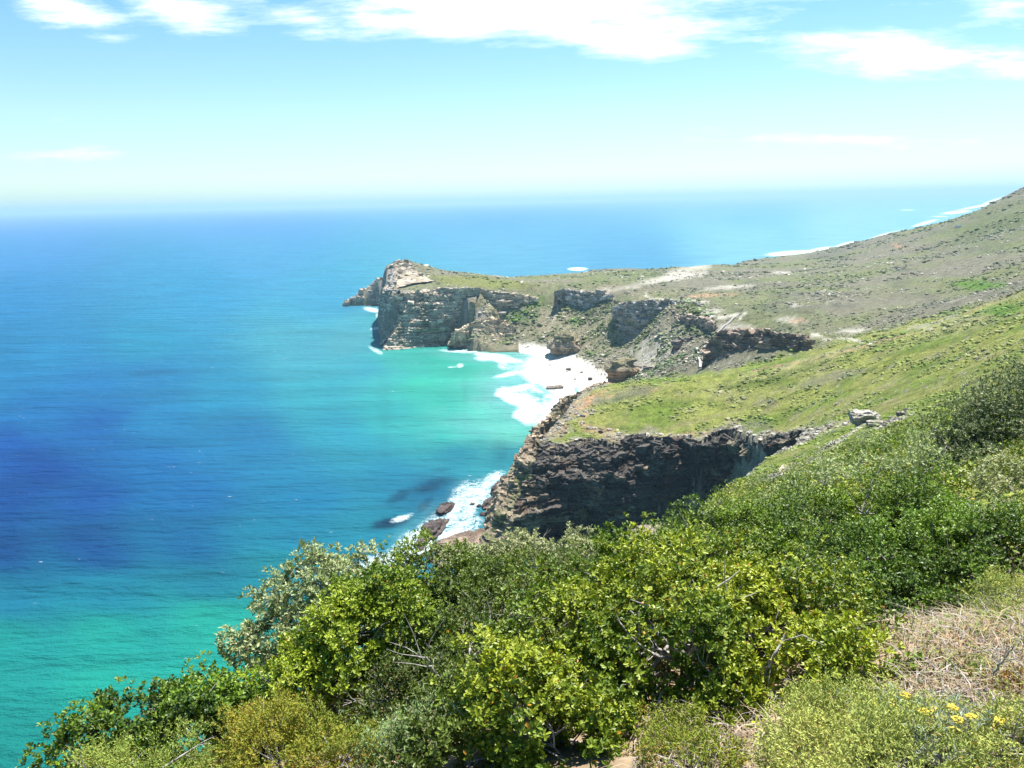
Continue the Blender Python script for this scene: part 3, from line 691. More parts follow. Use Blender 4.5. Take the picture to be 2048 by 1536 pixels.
def tube(pts, r0, r1, nside=5):
    pts = np.asarray(pts, float); n = len(pts)
    tg = norm(np.gradient(pts, axis=0)); ref = np.array([.31, .22, .93]); b = norm(np.cross(tg, ref)); c = np.cross(tg, b)
    r = np.linspace(r0, r1, n)[:, None, None]; a = np.linspace(0, 2*math.pi, nside, endpoint=False)
    V = pts[:, None] + r * (np.cos(a)[None, :, None] * b[:, None] + np.sin(a)[None, :, None] * c[:, None])
    idx = np.arange(n * nside).reshape(n, nside); j = np.roll(idx, -1, 1)
    return V.reshape(-1, 3), np.stack([idx[:-1], j[:-1], j[1:], idx[1:]], -1).reshape(-1, 4)

class Acc:
    def __init__(s): s.V, s.F, s.C, s.n = [], [], [], 0
    def add(s, V, F, C=None):
        s.V.append(V); s.F.append(F + s.n); s.n += len(V)
        if C is not None: s.C.append(np.broadcast_to(C, (len(V), 3)))
    def build(s, name, mat, parent=None, smooth_sh=True):
        return mesh_obj(name, np.concatenate(s.V), np.concatenate(s.F), mat, parent, cols=np.concatenate(s.C) if s.C else None, smooth_sh=smooth_sh)

DM = 4.8
KINDS_ = {
 # leaf len, width, leaves per rosette, colours (two), third rare colour+share, material, spread, stem, density per m2, hi
 'bright': dict(L=.037, W=.018, k=8, c=((.37, .41, .03), (.10, .165, .012)), rare=((.50, .24, .03), .012), mat=ML, sp=(25, 80), stem=.03, den=430),
 'green':  dict(L=.036, W=.017, k=8, c=((.22, .33, .022), (.05, .095, .010)), rare=((.22, .26, .05), .03), mat=ML, sp=(25, 80), stem=.03, den=400),
 'dark':   dict(L=.036, W=.013, k=8, c=((.15, .20, .03), (.045, .075, .012)), rare=((.20, .14, .05), .05), mat=ML, sp=(20, 75), stem=.04, den=360),
 'silver': dict(L=.048, W=.018, k=8, c=((.46, .46, .23), (.28, .31, .14)), rare=((.42, .36, .24), .05), mat=MLS, sp=(25, 85), stem=.03, den=250),
 'heath':  dict(L=.020, W=.006, k=12, c=((.48, .50, .13), (.31, .36, .09)), rare=((.40, .27, .09), .05), mat=MSCR, sp=(25, 60), stem=.09, den=520),
 'yellow': dict(L=.022, W=.007, k=15, c=((.36, .33, .045), (.24, .26, .04)), rare=((.45, .26, .06), .15), mat=MSCR, sp=(25, 60), stem=.09, den=480),
 'grey':   dict(L=.022, W=.007, k=15, c=((.27, .33, .20), (.20, .26, .14)), rare=((.34, .28, .18), .1), mat=MSCR, sp=(25, 65), stem=.08, den=480),
}

def make_bush(name, label, cat, lobes, kind, group=None, dens=1.0, scale=1.0, gap=0.0, seed=0, limbs=10, trunk=True, low=-.55, base=None, tint=None, layers=(1.0, .8, .62)):
    """lobes: (px, py, distance, rx, rz) placed in the world"""
    K = KINDS_[kind]; g = np.random.default_rng(seed)
    C_ = np.array([PD(l[0], l[1], l[2]) for l in lobes]); RX = np.array([l[3] for l in lobes]); RZ = np.array([l[4] * (1.35 if kind == 'green' and l[2] > 7.5 else 1.12) for l in lobes])
    bx, by = (C_[:, 0] * RX).sum() / RX.sum(), (C_[:, 1] * RX).sum() / RX.sum()
    if base is None:
        bz = float(ground_z(bx, by)[0]); bz = min(bz, (C_[:, 2] - RZ).min() + .35)
        base = np.array([bx, by, max(bz, (C_[:, 2] - RZ).min() - 1.6)])
    root = bpy.data.objects.new(name, None); COL.objects.link(root); root.location = base
    tag(root, label, cat, group)
    tips, axes = [], []
    for i in range(len(lobes)):
        area = 4 * math.pi * ((RX[i]**1.6 * RX[i]**1.6 + 2 * RX[i]**1.6 * RZ[i]**1.6) / 3) ** (1/1.6)
        for li, lay in enumerate(layers):
            n = int(area * DM * K['den'] * dens / scale**2 * (.36, .34, .30)[li] * .62)
            d = norm(g.normal(size=(n, 3)))
            d = d[d[:, 2] > low]
            f = fbm(d[:, 0]*2.2 + i*7, d[:, 1]*2.2, d[:, 2]*2.2, 3, seed + i) * .42 + fbm(d[:, 0]*6 + i*3, d[:, 1]*6, d[:, 2]*6, 2, seed + i + 40) * .16
            rr = lay * (1 + f) * (1 + g.uniform(-.07, .05, len(d)))
            p = C_[i] + d * np.array([RX[i], RX[i], RZ[i]]) * rr[:, None]
            keepm = np.ones(len(p), bool)
            fs = .20 * max(1.0, lobes[i][2] / 7.0) * (1 if scale < 2 else 1.4)
            f2 = fbm(p[:, 0]/fs, p[:, 1]/fs, p[:, 2]/fs, 2, seed + 60)
            p = p + d * (f2 * fs * 1.15)[:, None]
            keepm &= (f2 > (-.16, -.12, -.1)[li])
            if gap > 0:
                h = fbm(p[:, 0]*3.1/max(RX[i], .3)*.6, p[:, 1]*3.1/max(RX[i], .3)*.6, p[:, 2]*3.1/max(RX[i], .3)*.6, 2, seed + 90)
                keepm &= h > (-.45 + gap)
            for j in range(len(lobes)):            # nothing deep inside a neighbour lobe
                if j != i:
                    q = (p - C_[j]) / np.array([RX[j], RX[j], RZ[j]]); keepm &= (q*q).sum(1) > .30
            p = p[keepm]; d = d[keepm]
            tips.append(p); axes.append(norm(d * .8 + np.array([.0, -.05, .75]) + .45 * g.normal(size=d.shape)))
    P = np.concatenate(tips); A = np.concatenate(axes)
    hi = lobes[0][2] < 7.5 and K['k'] < 12
    V, F, ri, rep, nl = leaves(P, A, K['k'], K['L'] * scale, K['W'] * scale, K['sp'], seed + 3, K['stem'] * scale, hi)
    c1, c2 = np.array(K['c'][0]), np.array(K['c'][1])
    P0 = P
    tr_ = np.clip(.48 + fbm(P[:, 0]*1.7, P[:, 1]*1.7, P[:, 2]*1.7, 3, seed + 8) * 1.1 + g.normal(0, .2, len(P)), 0, 1)
    cr = c2 + (c1 - c2) * tr_[:, None]
    cr = cr * (1 if tint is None else np.array(tint))
    cl = np.repeat(cr, K['k'], 0) * g.uniform(.72, 1.28, (nl, 1))
    ra = g.random(nl) < K['rare'][1] * np.repeat(.2 + 1.6 * (fbm(P[:, 0]*2, P[:, 1]*2, P[:, 2]*2, 2, seed + 9) > .12), K['k'])
    cl[ra] = np.array(K['rare'][0]) * g.uniform(.7, 1.2, (ra.sum(), 1))
    mesh_obj("foliage", V - base, F, K['mat'], root, cols=np.repeat(cl, rep, 0), smooth_sh=False)
    # wood: limbs to the lobes, twigs to a share of the tips
    W_ = Acc()
    for i in range(len(lobes)):
        s = base + g.normal(0, .008, 3) * np.array([1, 1, 0]); e = C_[i] + np.array([0, 0, RZ[i] * .1])
        mid = (s + e) / 2 + g.normal(0, .14, 3) * RX[i]; th = np.clip(RX[i] * .045, .008, .06)
        tt = np.linspace(0, 1, 9)[:, None]; pts = (1-tt)**2*s + 2*tt*(1-tt)*mid + tt**2*e + g.normal(0, .02, (9, 3)) * RX[i]
        W_.add(*tube(pts, th * 1.3, th * .55, 6))
        for _ in range(limbs):
            d = norm(g.normal(size=3) + np.array([0, -.2, .35])); s2 = pts[g.integers(4, 9)]
            e2 = C_[i] + d * np.array([RX[i], RX[i], RZ[i]]) * g.uniform(.6, .93); mid = (s2+e2)/2 + g.normal(0, .13, 3) * RX[i]
            tt2 = np.linspace(0, 1, 6)[:, None]; q = (1-tt2)**2*s2 + 2*tt2*(1-tt2)*mid + tt2**2*e2
            W_.add(*tube(q, th * .5, th * .14, 4))
            for _2 in range(3):
                s3 = q[g.integers(2, 6)]; e3 = s3 + norm(d + g.normal(0, .6, 3)) * RX[i] * g.uniform(.15, .4)
                W_.add(*tube(np.stack([s3, (s3+e3)/2 + g.normal(0, .02, 3) * RX[i], e3]), th * .2, th * .08, 3))
    if W_.V:
        W_.V = [v - base for v in W_.V]
        W_.build("branches", MB_, root)
    return root

def hit(px, py, tmax=4000):
    d = ray(px, py); t = np.exp(np.linspace(math.log(2.5), math.log(tmax), 900)); P = CAM + d * t[:, None]
    z, _ = land_z(P[:, 0], P[:, 1]); b = np.nonzero(P[:, 2] < np.maximum(z, 0))[0]
    if len(b) == 0: return P[-1]
    i = b[0]; p = P[i].copy(); p[2] = max(z[i], 0); return p

B = make_bush
# --- front row
B("leafy_bush", "big yellow-green leathery-leaved bush with orange dead leaves and pale grey forked trunks, centre front", "bush",
  [(1350, 1300, 5.2, .82, .52), (1130, 1330, 5.2, .55, .42), (1560, 1290, 5.6, .62, .48), (1240, 1190, 6.4, .62, .40), (1450, 1180, 6.6, .70, .42), (1620, 1210, 7.0, .50, .40), (1660, 1380, 4.9, .33, .28), (1480, 1400, 4.7, .3, .22), (1250, 1420, 4.7, .34, .22)], 'bright', seed=11, limbs=16, gap=.10)
B("leafy_bush", "bright green bush with large glossy leaves at the bottom edge, nearest of all the bushes", "bush",
  [(1010, 1450, 4.1, .36, .34), (1110, 1500, 3.9, .30, .26), (930, 1530, 3.9, .24, .22), (1050, 1400, 4.4, .3, .24), (1180, 1500, 4.1, .26, .22), (1130, 1430, 4.4, .28, .24)], 'bright', seed=12, scale=1.0, gap=.05)
B("leafy_bush", "round lime-green bush just right of the silvery tree overhanging the sea", "bush",
  [(770, 1215, 6.6, .36, .32), (700, 1290, 6.2, .38, .34), (810, 1290, 6.4, .3, .3), (650, 1345, 6.1, .34, .3), (590, 1400, 6.0, .34, .28)], 'bright', seed=13, gap=.08, tint=(.92, 1, 1))
B("coast_tree", "silvery green tree with open crown leaning out over the turquoise water", "tree",
  [(630, 1170, 7.6, .42, .32), (545, 1195, 7.7, .26, .18), (700, 1180, 7.8, .34, .26), (745, 1140, 8.0, .20, .24), (620, 1255, 7.3, .38, .28), (535, 1285, 7.4, .26, .20), (480, 1300, 7.4, .17, .12), (690, 1240, 7.4, .3, .26), (560, 1330, 7.2, .22, .16)], 'silver', seed=14, gap=.27, dens=1.1, limbs=14, tint=(.85, .95, .85))
B("olive_bush", "dark olive bush behind the lime-green bush, its top against the surf rocks", "bush",
  [(850, 1175, 8.2, .52, .34), (905, 1240, 7.6, .45, .36), (820, 1240, 7.6, .4, .3)], 'green', seed=15, gap=.08, tint=(.95, .85, 1))
B("shady_bush", "dark small-leaved bush with bare white branches in the middle of the thicket", "bush",
  [(940, 1330, 6.2, .52, .42), (860, 1400, 5.7, .42, .36), (1000, 1260, 6.8, .5, .36), (780, 1430, 5.6, .46, .3), (900, 1470, 5.2, .4, .26)], 'dark', seed=16, gap=.25, limbs=24, dens=.85)
B("olive_bush", "dull green bush between the silvery crowns and the big yellow-green bush", "bush",
  [(1080, 1200, 8.0, .62, .38), (1180, 1180, 8.4, .5, .34), (960, 1190, 8.2, .5, .34), (1130, 1260, 7.2, .5, .34)], 'dark', seed=17, gap=.0, dens=1.5, tint=(1.5, 1.5, 1.2))
for i, (lb, lobes) in enumerate((
    ("silvery crown at the foot of the brown headland nose", [(1062, 1105, 10.2, .40, .30), (1010, 1135, 10, .34, .24)]),
    ("silvery crown against the darkest part of the cove wall", [(1170, 1118, 10.8, .42, .28), (1215, 1145, 10.6, .34, .22)]),
    ("silvery crown beside the surf, left of the headland nose", [(930, 1140, 10, .36, .24), (975, 1165, 9.6, .34, .22)]),
    ("silvery shrub next to the pale rock ledge under the cove", [(1262, 1110, 12, .40, .22), (1225, 1120, 11.6, .3, .2), (1330, 1100, 13, .32, .16)]))):
    B("silver_bush", lb, "bush", lobes, 'silver', "silvery crowns along the cliff edge", seed=30 + i, gap=.06, dens=1.5, scale=1.0)
# --- left bottom
B("leafy_bush", "dark green bush at the lower left, directly above the green water", "bush",
  [(250, 1465, 6.3, .36, .26), (180, 1510, 6.0, .30, .22), (330, 1450, 6.5, .32, .26)], 'green', seed=41, gap=.08)
B("leafy_bush", "dark glossy bush between the lower left bush and the lime-green bush", "bush",
  [(430, 1415, 6.6, .38, .26), (500, 1400, 6.5, .32, .24), (390, 1470, 6.0, .4, .28), (540, 1450, 6.0, .3, .24)], 'green', seed=42, gap=.08, tint=(.85, .9, 1))
B("heath_shrub", "yellow-green heath shrub in the bottom left corner", "shrub", [(200, 1560, 5.2, .36, .20), (330, 1545, 5.0, .40, .22), (130, 1590, 5.2, .2, .2)], 'heath', seed=43, trunk=False, limbs=3, tint=(.75, .85, .7))
B("heath_shrub", "golden heath shrub with spiky tips beside the glossy dark bush", "shrub", [(530, 1480, 5.0, .30, .22), (590, 1520, 4.7, .36, .22), (540, 1430, 5.4, .16, .14)], 'yellow', seed=44, trunk=False, limbs=3)
B("heath_shrub", "low golden shrub with pale dry flowers at the bottom edge", "shrub", [(700, 1530, 4.5, .32, .18), (650, 1480, 4.9, .26, .16)], 'yellow', seed=45, trunk=False, limbs=3, tint=(.92, 1, 1))
B("heath_shrub", "grey-green feathery shrub at the bottom edge left of the nearest glossy bush", "shrub", [(790, 1515, 4.5, .24, .18), (830, 1490, 4.8, .22, .2)], 'grey', seed=46, trunk=False, limbs=3, tint=(1.2, 1.3, 1))
B("heath_shrub", "thin twiggy grey-brown shrub squeezed beside the nearest glossy bush", "shrub", [(875, 1500, 4.6, .16, .22)], 'grey', seed=47, limbs=12, gap=.3, tint=(1.1, .9, .7))
# --- right side
B("leafy_bush", "bright green bush whose top meets the pale ledge by the dark cove", "bush",
  [(1400, 1080, 10.6, .50, .32), (1360, 1130, 9.8, .45, .3), (1470, 1080, 10.8, .45, .3), (1450, 1140, 9.4, .5, .3)], 'green', seed=51, gap=.12)
B("leafy_bush", "broad deep green bush standing highest in the thicket, right of centre", "bush",
  [(1640, 1050, 11.6, .62, .40), (1740, 1020, 12.0, .60, .36), (1560, 1080, 11, .55, .36), (1620, 1130, 10, .6, .36), (1820, 1050, 11.4, .55, .40)], 'green', seed=52, gap=.12, tint=(1.2, 1.15, 1))
B("shady_bush", "large dark bush with brownish hollows above the dry grass", "bush",
  [(1760, 1160, 9.0, .62, .46), (1880, 1130, 9.4, .60, .50), (1960, 1120, 9.6, .5, .5), (1720, 1230, 8.0, .40, .34), (1860, 1210, 8.4, .52, .34), (1970, 1190, 8.6, .4, .34), (1755, 1265, 7.4, .32, .22), (1870, 1255, 7.6, .38, .24), (1955, 1240, 7.8, .34, .24)], 'green', seed=53, gap=.16, tint=(.8, .85, .9))
B("leafy_bush", "fresh green bush among yellow flowers near the right edge", "bush",
  [(1870, 1030, 13, .42, .26), (1930, 1060, 12.4, .4, .3)], 'green', seed=54, tint=(1.1, 1.1, 1))
B("leafy_bush", "small dark green bush cut by the right edge above the dry slope", "bush", [(2045, 1120, 10, .45, .42)], 'green', seed=55)
B("silver_bush", "tall dark silvery bush at the upper right, standing clear of the slope", "bush",
  [(1940, 930, 19, .78, .75), (1985, 865, 20, .9, .8), (2045, 825, 20.5, 1.1, .95), (1905, 910, 19.5, .45, .5), (2010, 940, 18.5, .7, .6)], 'silver', seed=56, dens=.8, scale=1.3, tint=(.36, .44, .36), gap=.05)
B("silver_bush", "pale silver bush at the right edge below the tall dark silvery one", "bush", [(2040, 1000, 14, .42, .40), (2010, 960, 15, .34, .3)], 'silver', seed=57, dens=.7, scale=1.1)
B("leafy_bush", "small round bush with upright leaves beside the yellow flowers on the dry ground", "bush", [(1832, 1392, 4.9, .13, .12), (1800, 1370, 5.1, .10, .1)], 'green', seed=58)
B("leafy_bush", "very small leafy bush at the top of the bare path, under the large dark bush", "bush", [(1828, 1285, 6.6, .12, .1)], 'green', seed=62)
B("heath_shrub", "tuft-like dark shrub alone in the dry grass at the lower right", "shrub", [(1962, 1368, 4.9, .13, .12)], 'heath', seed=59, tint=(.6, .65, .6))
B("heath_shrub", "wide light green feathery shrub filling the lower right corner", "shrub",
  [(1700, 1480, 3.9, .30, .16), (1850, 1520, 3.7, .34, .18), (1990, 1540, 3.6, .34, .18), (1640, 1540, 3.6, .3, .18), (2060, 1500, 3.7, .3, .16), (1620, 1440, 4.2, .18, .14), (1780, 1560, 3.4, .4, .2), (1760, 1450, 4.1, .24, .1), (1900, 1480, 3.9, .26, .12)], 'heath', seed=60, trunk=False, limbs=3, dens=1.3)
B("heath_shrub", "patchy green and brown shrub between the big yellow-green bush and the bottom edge", "shrub",
  [(1370, 1470, 4.2, .18, .14), (1440, 1500, 3.9, .22, .12), (1310, 1510, 4.0, .2, .14), (1390, 1545, 3.7, .24, .12)], 'yellow', seed=61, trunk=False, limbs=6, gap=.1, tint=(.75, .9, .9))
B("heath_shrub", "olive tiny-leaved shrub filling the gap right of the nearest glossy bush", "shrub", [(1250, 1500, 4.3, .2, .18), (1270, 1460, 4.5, .2, .16)], 'green', seed=63, limbs=5)
B("leafy_bush", "dark hollow bush in the shade at the bottom edge left of the nearest glossy one", "bush", [(870, 1525, 3.9, .2, .2), (820, 1560, 3.8, .2, .2), (800, 1470, 5.2, .3, .2), (930, 1420, 5.0, .26, .24)], 'dark', seed=64, trunk=False)
B("heath_shrub", "light green wispy shrub at the right edge above the dry grass", "shrub", [(2030, 1195, 7.2, .30, .18), (1975, 1225, 6.8, .24, .14), (2060, 1250, 6.4, .25, .14)], 'heath', seed=65)
B("heath_shrub", "rusty brown low shrub in the dry grass near the right edge", "shrub", [(2035, 1400, 4.6, .12, .09), (1995, 1310, 5.4, .14, .07)], 'yellow', seed=66, tint=(.9, .5, .8), gap=.15)
B("leafy_bush", "low green bushlet hugging the bare path edge below the large dark bush", "bush", [(1900, 1240, 7.4, .22, .14), (1780, 1290, 6.6, .16, .12)], 'green', seed=67)
B("heath_shrub", "fine green shrub tucked between the yellow flowers and the dry grass", "shrub", [(1890, 1385, 4.9, .16, .09), (1850, 1350, 5.3, .14, .09)], 'heath', seed=68, tint=(.75, .85, .8))
# --- middle distance shrubs on the near slope: individuals made by copying
def proto_shrub(kind, seed, tint):
    r = B("slope_shrub", "x", "shrub", [(1024, 768, 30, .8, .55), (1040, 765, 30.2, .55, .5), (1005, 770, 29.8, .5, .4)], kind, seed=seed, dens=.16, scale=2.4, tint=tint, limbs=3, base=PD(1024, 768, 30) - np.array([0, 0, .45]), trunk=False)
    return r
protos = {'silver': proto_shrub('silver', 71, (.85, .95, .85)), 'green': proto_shrub('green', 72, (1, 1, 1)), 'dark': proto_shrub('dark', 73, (1, 1.1, 1))}
used_p = set()
NAMES_ = {'silver': ("pale silvery shrub on the near slope above the dark cove", "silvery shrubs on the near slope"),
          'green': ("fresh green shrub on the near slope above the dark cove", "green shrubs on the near slope"),
          'dark': ("dark olive shrub on the near slope above the dark cove", "dark shrubs on the near slope")}
spots = [(1500, 1045, 's', 1), (1540, 1020, 's', 1.1), (1600, 1000, 's', 1.2), (1650, 975, 's', 1.3), (1700, 962, 's', 1.3), (1760, 950, 's', 1.2), (1810, 940, 's', 1.2), (1590, 975, 's', 1.1), (1660, 945, 's', 1),
         (1530, 1050, 'g', 1), (1480, 1022, 'd', .9), (1455, 1040, 'g', 1), (1420, 1050, 's', .9), (1500, 1000, 'g', .9), (1550, 985, 'd', 1), (1640, 960, 'g', .9), (1720, 935, 'd', 1.1), (1780, 915, 'g', 1.1), (1840, 905, 's', 1.2),
         (1870, 880, 'd', 1.3), (1820, 880, 'g', 1), (1760, 890, 's', 1), (1700, 900, 'd', 1), (1640, 920, 's', .9), (1860, 960, 's', 1.2), (1880, 985, 'g', 1), (1850, 840, 's', 1.5), (1900, 810, 'd', 1.5), (1960, 780, 's', 1.5), (2020, 770, 'd', 1.7),
         (1790, 850, 'd', 1), (1730, 870, 's', 1), (1400, 1062, 'g', .9), (1380, 1058, 'd', .8), (1560, 1045, 'd', 1), (1625, 1020, 'g', 1), (1580, 1060, 's', 1), (1440, 1015, 'g', .8), (1520, 965, 's', .9), (2000, 880, 'g', 1.3)]
def copy_tree(o):
    c_ = o.copy(); COL.objects.link(c_)
    for ch in list(o.children):
        d_ = ch.copy(); COL.objects.link(d_); d_.parent = c_
    return c_
g_ = np.random.default_rng(99)
for (px_, py_, k_, s_) in spots:
    kk = {'s': 'silver', 'g': 'green', 'd': 'dark'}[k_]
    o = protos[kk] if kk not in used_p else copy_tree(protos[kk]); used_p.add(kk)
    p = hit(px_, py_ + 8)
    o.location = p - np.array([0, 0, .1]); o.rotation_euler = (0, 0, g_.uniform(0, 6.28))
    dist = np.hypot(p[0], p[1]); sc = s_ * np.clip(dist / 48, .5, 2.3) * g_.uniform(.75, 1.3); o.scale = (sc, sc, sc * g_.uniform(.9, 1.3))
    tag(o, NAMES_[kk][0], "shrub", NAMES_[kk][1])

# ------------------------------------------------------------------ ground cover that nobody could count
def ico():
    p = (1 + 5 ** .5) / 2
    V = np.array([(-1,p,0),(1,p,0),(-1,-p,0),(1,-p,0),(0,-1,p),(0,1,p),(0,-1,-p),(0,1,-p),(p,0,-1),(p,0,1),(-p,0,-1),(-p,0,1)], float)
    F = np.array([(0,11,5),(0,5,1),(0,1,7),(0,7,10),(0,10,11),(1,5,9),(5,11,4),(11,10,2),(10,7,6),(7,1,8),(3,9,4),(3,4,2),(3,2,6),(3,6,8),(3,8,9),(4,9,5),(2,4,11),(6,2,10),(8,6,7),(9,8,1)])
    return norm(V), F
IV, IF = ico()
TV = np.array([v.co[:] for v in terrain.data.vertices]); TC = np.empty(len(TV) * 4, np.float32); terrain.data.color_attributes["Col"].data.foreach_get("color", TC); TC = TC.reshape(-1, 4)[:, :3]
TG = np.empty(len(TV), np.float32); terrain.data.attributes["veg"].data.foreach_get("value", TG)
TR = np.hypot(TV[:, 0], TV[:, 1]); TPX, TPY = project(TV)
on = (TPX > -160) & (TPX < 2700) & (TPY > 300) & (TPY < 1560)
def scatter(mask, n, seed):
    g = np.random.default_rng(seed); idx = np.nonzero(mask & on)[0]; return idx[g.integers(0, len(idx), n)], g

def blobs(name, idx, g, size, flat, tint, mat, bury=.35, jit=.35, smooth_sh=False, colfn=None, kind="stuff"):
    n = len(idx); P = TV[idx] + np.c_[g.normal(0, 1, (n, 2)) * (TR[idx] * .004)[:, None], np.zeros(n)]
    P[:, 2] = land_z(P[:, 0], P[:, 1])[0]
    sz = size(TR[idx], g, n)
    loc = IV[None] * (1 + g.uniform(-jit, jit, (n, 12, 1)))
    sx = sz[:, None] * g.uniform(.7, 1.4, (n, 2)); 
    V = np.stack([loc[..., 0] * sx[:, :1], loc[..., 1] * sx[:, 1:], loc[..., 2] * (sz * flat)[:, None]], -1)
    V = V + P[:, None] + np.array([0, 0, 1]) * (sz * flat * (1 - 2 * bury))[:, None, None]
    c = TC[idx] if colfn is None else colfn(idx, g)
    c = c * np.array(tint) * g.uniform(.6, 1.35, (n, 1))
    F = (IF[None] + (np.arange(n) * 12)[:, None, None]).reshape(-1, 3)
    o = mesh_obj(name, V.reshape(-1, 3), F, mat, cols=np.repeat(c, 12, 0), smooth_sh=smooth_sh)
    o["kind"] = kind; return o

vm = (TG > .45) & (TV[:, 2] > 10)
idx, g = scatter(vm & (TR > 180) & (TR < 720) & (fbm(TV[:, 0] / 16, TV[:, 1] / 16, oct=5, seed=88) > .08), 15000, 1)
blobs("scrub", idx, g, lambda R, g, n: np.clip(R * .0021, .4, 1.5) * np.minimum(g.lognormal(-.55, .55, n), 1.5), .5, (.95, 1.0, 1.1), MSCR, bury=.35)
vm = (TG > .25) & (TV[:, 2] > 8)
idx, g = scatter(vm & (TR > 640) & (TR < 2400) & (fbm(TV[:, 0] / 55, TV[:, 1] / 55, oct=5, seed=89) > .1), 10000, 2)
blobs("scrub", idx, g, lambda R, g, n: np.clip(R * .0017, .8, 3.2) * np.minimum(g.lognormal(-.6, .55, n), 1.5), .5, (.8, .9, .8), MSCR, bury=.4)
# leafy clumps nearer by
idx, g = scatter((TG > .4) & (TR > 15.5) & (TR < 240), 21000, 3)
n = len(idx); P = TV[idx] + np.c_[g.normal(0, 1, (n, 2)) * (TR[idx] * .01)[:, None], np.zeros(n)]; P[:, 2] = land_z(P[:, 0], P[:, 1])[0]
sz = np.clip(TR[idx] * .009, .18, 1.1) * g.uniform(.6, 1.4, n)
kq = 22
d = norm(g.normal(size=(n, kq, 3)) + np.array([0, 0, .5])); d[..., 2] = np.abs(d[..., 2])
cc = P[:, None] + d * np.array([1, 1, .7]) * sz[:, None, None] * g.uniform(.75, 1.1, (n, kq, 1))
ax = norm(d + .7 * g.normal(size=d.shape)); b_ = norm(np.cross(ax, g.normal(size=d.shape))); c_ = np.cross(ax, b_)
hs = (sz * .20)[:, None, None] * g.uniform(.6, 1.3, (n, kq, 1))
V = np.stack([cc - b_*hs, cc + c_*hs*.7, cc + b_*hs, cc - c_*hs*.7], 2)
pal = np.array([(.34, .40, .05), (.19, .28, .03), (.42, .42, .09), (.42, .46, .26), (.10, .15, .03), (.45, .33, .12)])
pc = pal[g.choice(6, n, p=(.34, .22, .18, .14, .08, .04))]; pc = pc * .65 + TC[idx] * .35
cl = pc[:, None] * g.uniform(.65, 1.35, (n, kq, 1))
o = mesh_obj("scrub", V.reshape(-1, 3), np.arange(n * kq * 4).reshape(-1, 4), MSCR, cols=np.repeat(cl.reshape(-1, 3), 4, 0), smooth_sh=False); o["kind"] = "stuff"
idx, g = scatter((TR > 5.5) & (TR < 20) & (TV[:, 0] > -9) & ~((TPX > 1700) & (TR < 8)), 6500, 13)
n = len(idx); P = TV[idx]; kq = 16
sz = g.uniform(.16, .42, n)
d = norm(g.normal(size=(n, kq, 3)) + np.array([0, 0, .5])); d[..., 2] = np.abs(d[..., 2])
cc = P[:, None] + d * sz[:, None, None] * g.uniform(.6, 1.2, (n, kq, 1)); ax = norm(d + .7 * g.normal(size=d.shape)); b_ = norm(np.cross(ax, g.normal(size=d.shape))); c_ = np.cross(ax, b_)
hs = .026 * g.uniform(.6, 1.3, (n, kq, 1))
V = np.stack([cc - b_*hs*.5, cc + c_*hs, cc + b_*hs*.5, cc - c_*hs], 2); cl = np.array([(.12, .17, .03), (.18, .24, .04), (.16, .14, .08)])[g.integers(0, 3, n)][:, None] * g.uniform(.6, 1.3, (n, kq, 1))
o = mesh_obj("undergrowth", V.reshape(-1, 3), np.arange(n * kq * 4).reshape(-1, 4), MSCR, cols=np.repeat(cl.reshape(-1, 3), 4, 0), smooth_sh=False); o["kind"] = "stuff"
# stones
st = lambda idx, g: np.where(g.random((len(idx), 1)) < .5, C_PALE, C_ROCK * 1.1)
idx, g = scatter((TG < .6) & (TV[:, 2] > 6) & (TR > 560) & (TR < 1500) & (fbm(TV[:, 0] / 30, TV[:, 1] / 30, oct=4, seed=83) > .08), 6500, 4)
blobs("rubble", idx, g, lambda R, g, n: np.clip(R * .0011, .5, 1.7) * g.lognormal(-.35, .5, n), .55, (1, 1, 1), MR, bury=.35, colfn=st)
idx, g = scatter((TR > 780) & (TR < 1230) & (TPX > 940) & (TPX < 1420) & (TPY > 600) & (TPY < 760) & (TV[:, 2] > 7) & (fbm(TV[:, 0] / 22, TV[:, 1] / 22, oct=4, seed=84) > -.12), 5200, 14)
blobs("rubble", idx, g, lambda R, g, n: 1.0 * np.minimum(g.lognormal(-.4, .5, n), 2.4), .6, (1.05, 1.0, .95), MR, bury=.3, colfn=st)
idx, g = scatter((TR > 780) & (TR < 1230) & (TPX > 940) & (TPX < 1420) & (TPY > 600) & (TPY < 760) & (TV[:, 2] > 7) & (fbm(TV[:, 0] / 26, TV[:, 1] / 26, oct=4, seed=85) > .02), 4200, 15)
blobs("scrub", idx, g, lambda R, g, n: 1.7 * np.minimum(g.lognormal(-.4, .5, n), 2.2), .5, (.62, .8, .5), MSCR, bury=.35)
idx, g = scatter((TG < .35) & (TR > 120) & (TR < 560) & (TV[:, 2] > 20), 1800, 5)
blobs("rubble", idx, g, lambda R, g, n: np.clip(R * .0022, .3, 1.2) * g.uniform(.4, 1.5, n), .6, (1, 1, 1), MR, bury=.3, colfn=st)

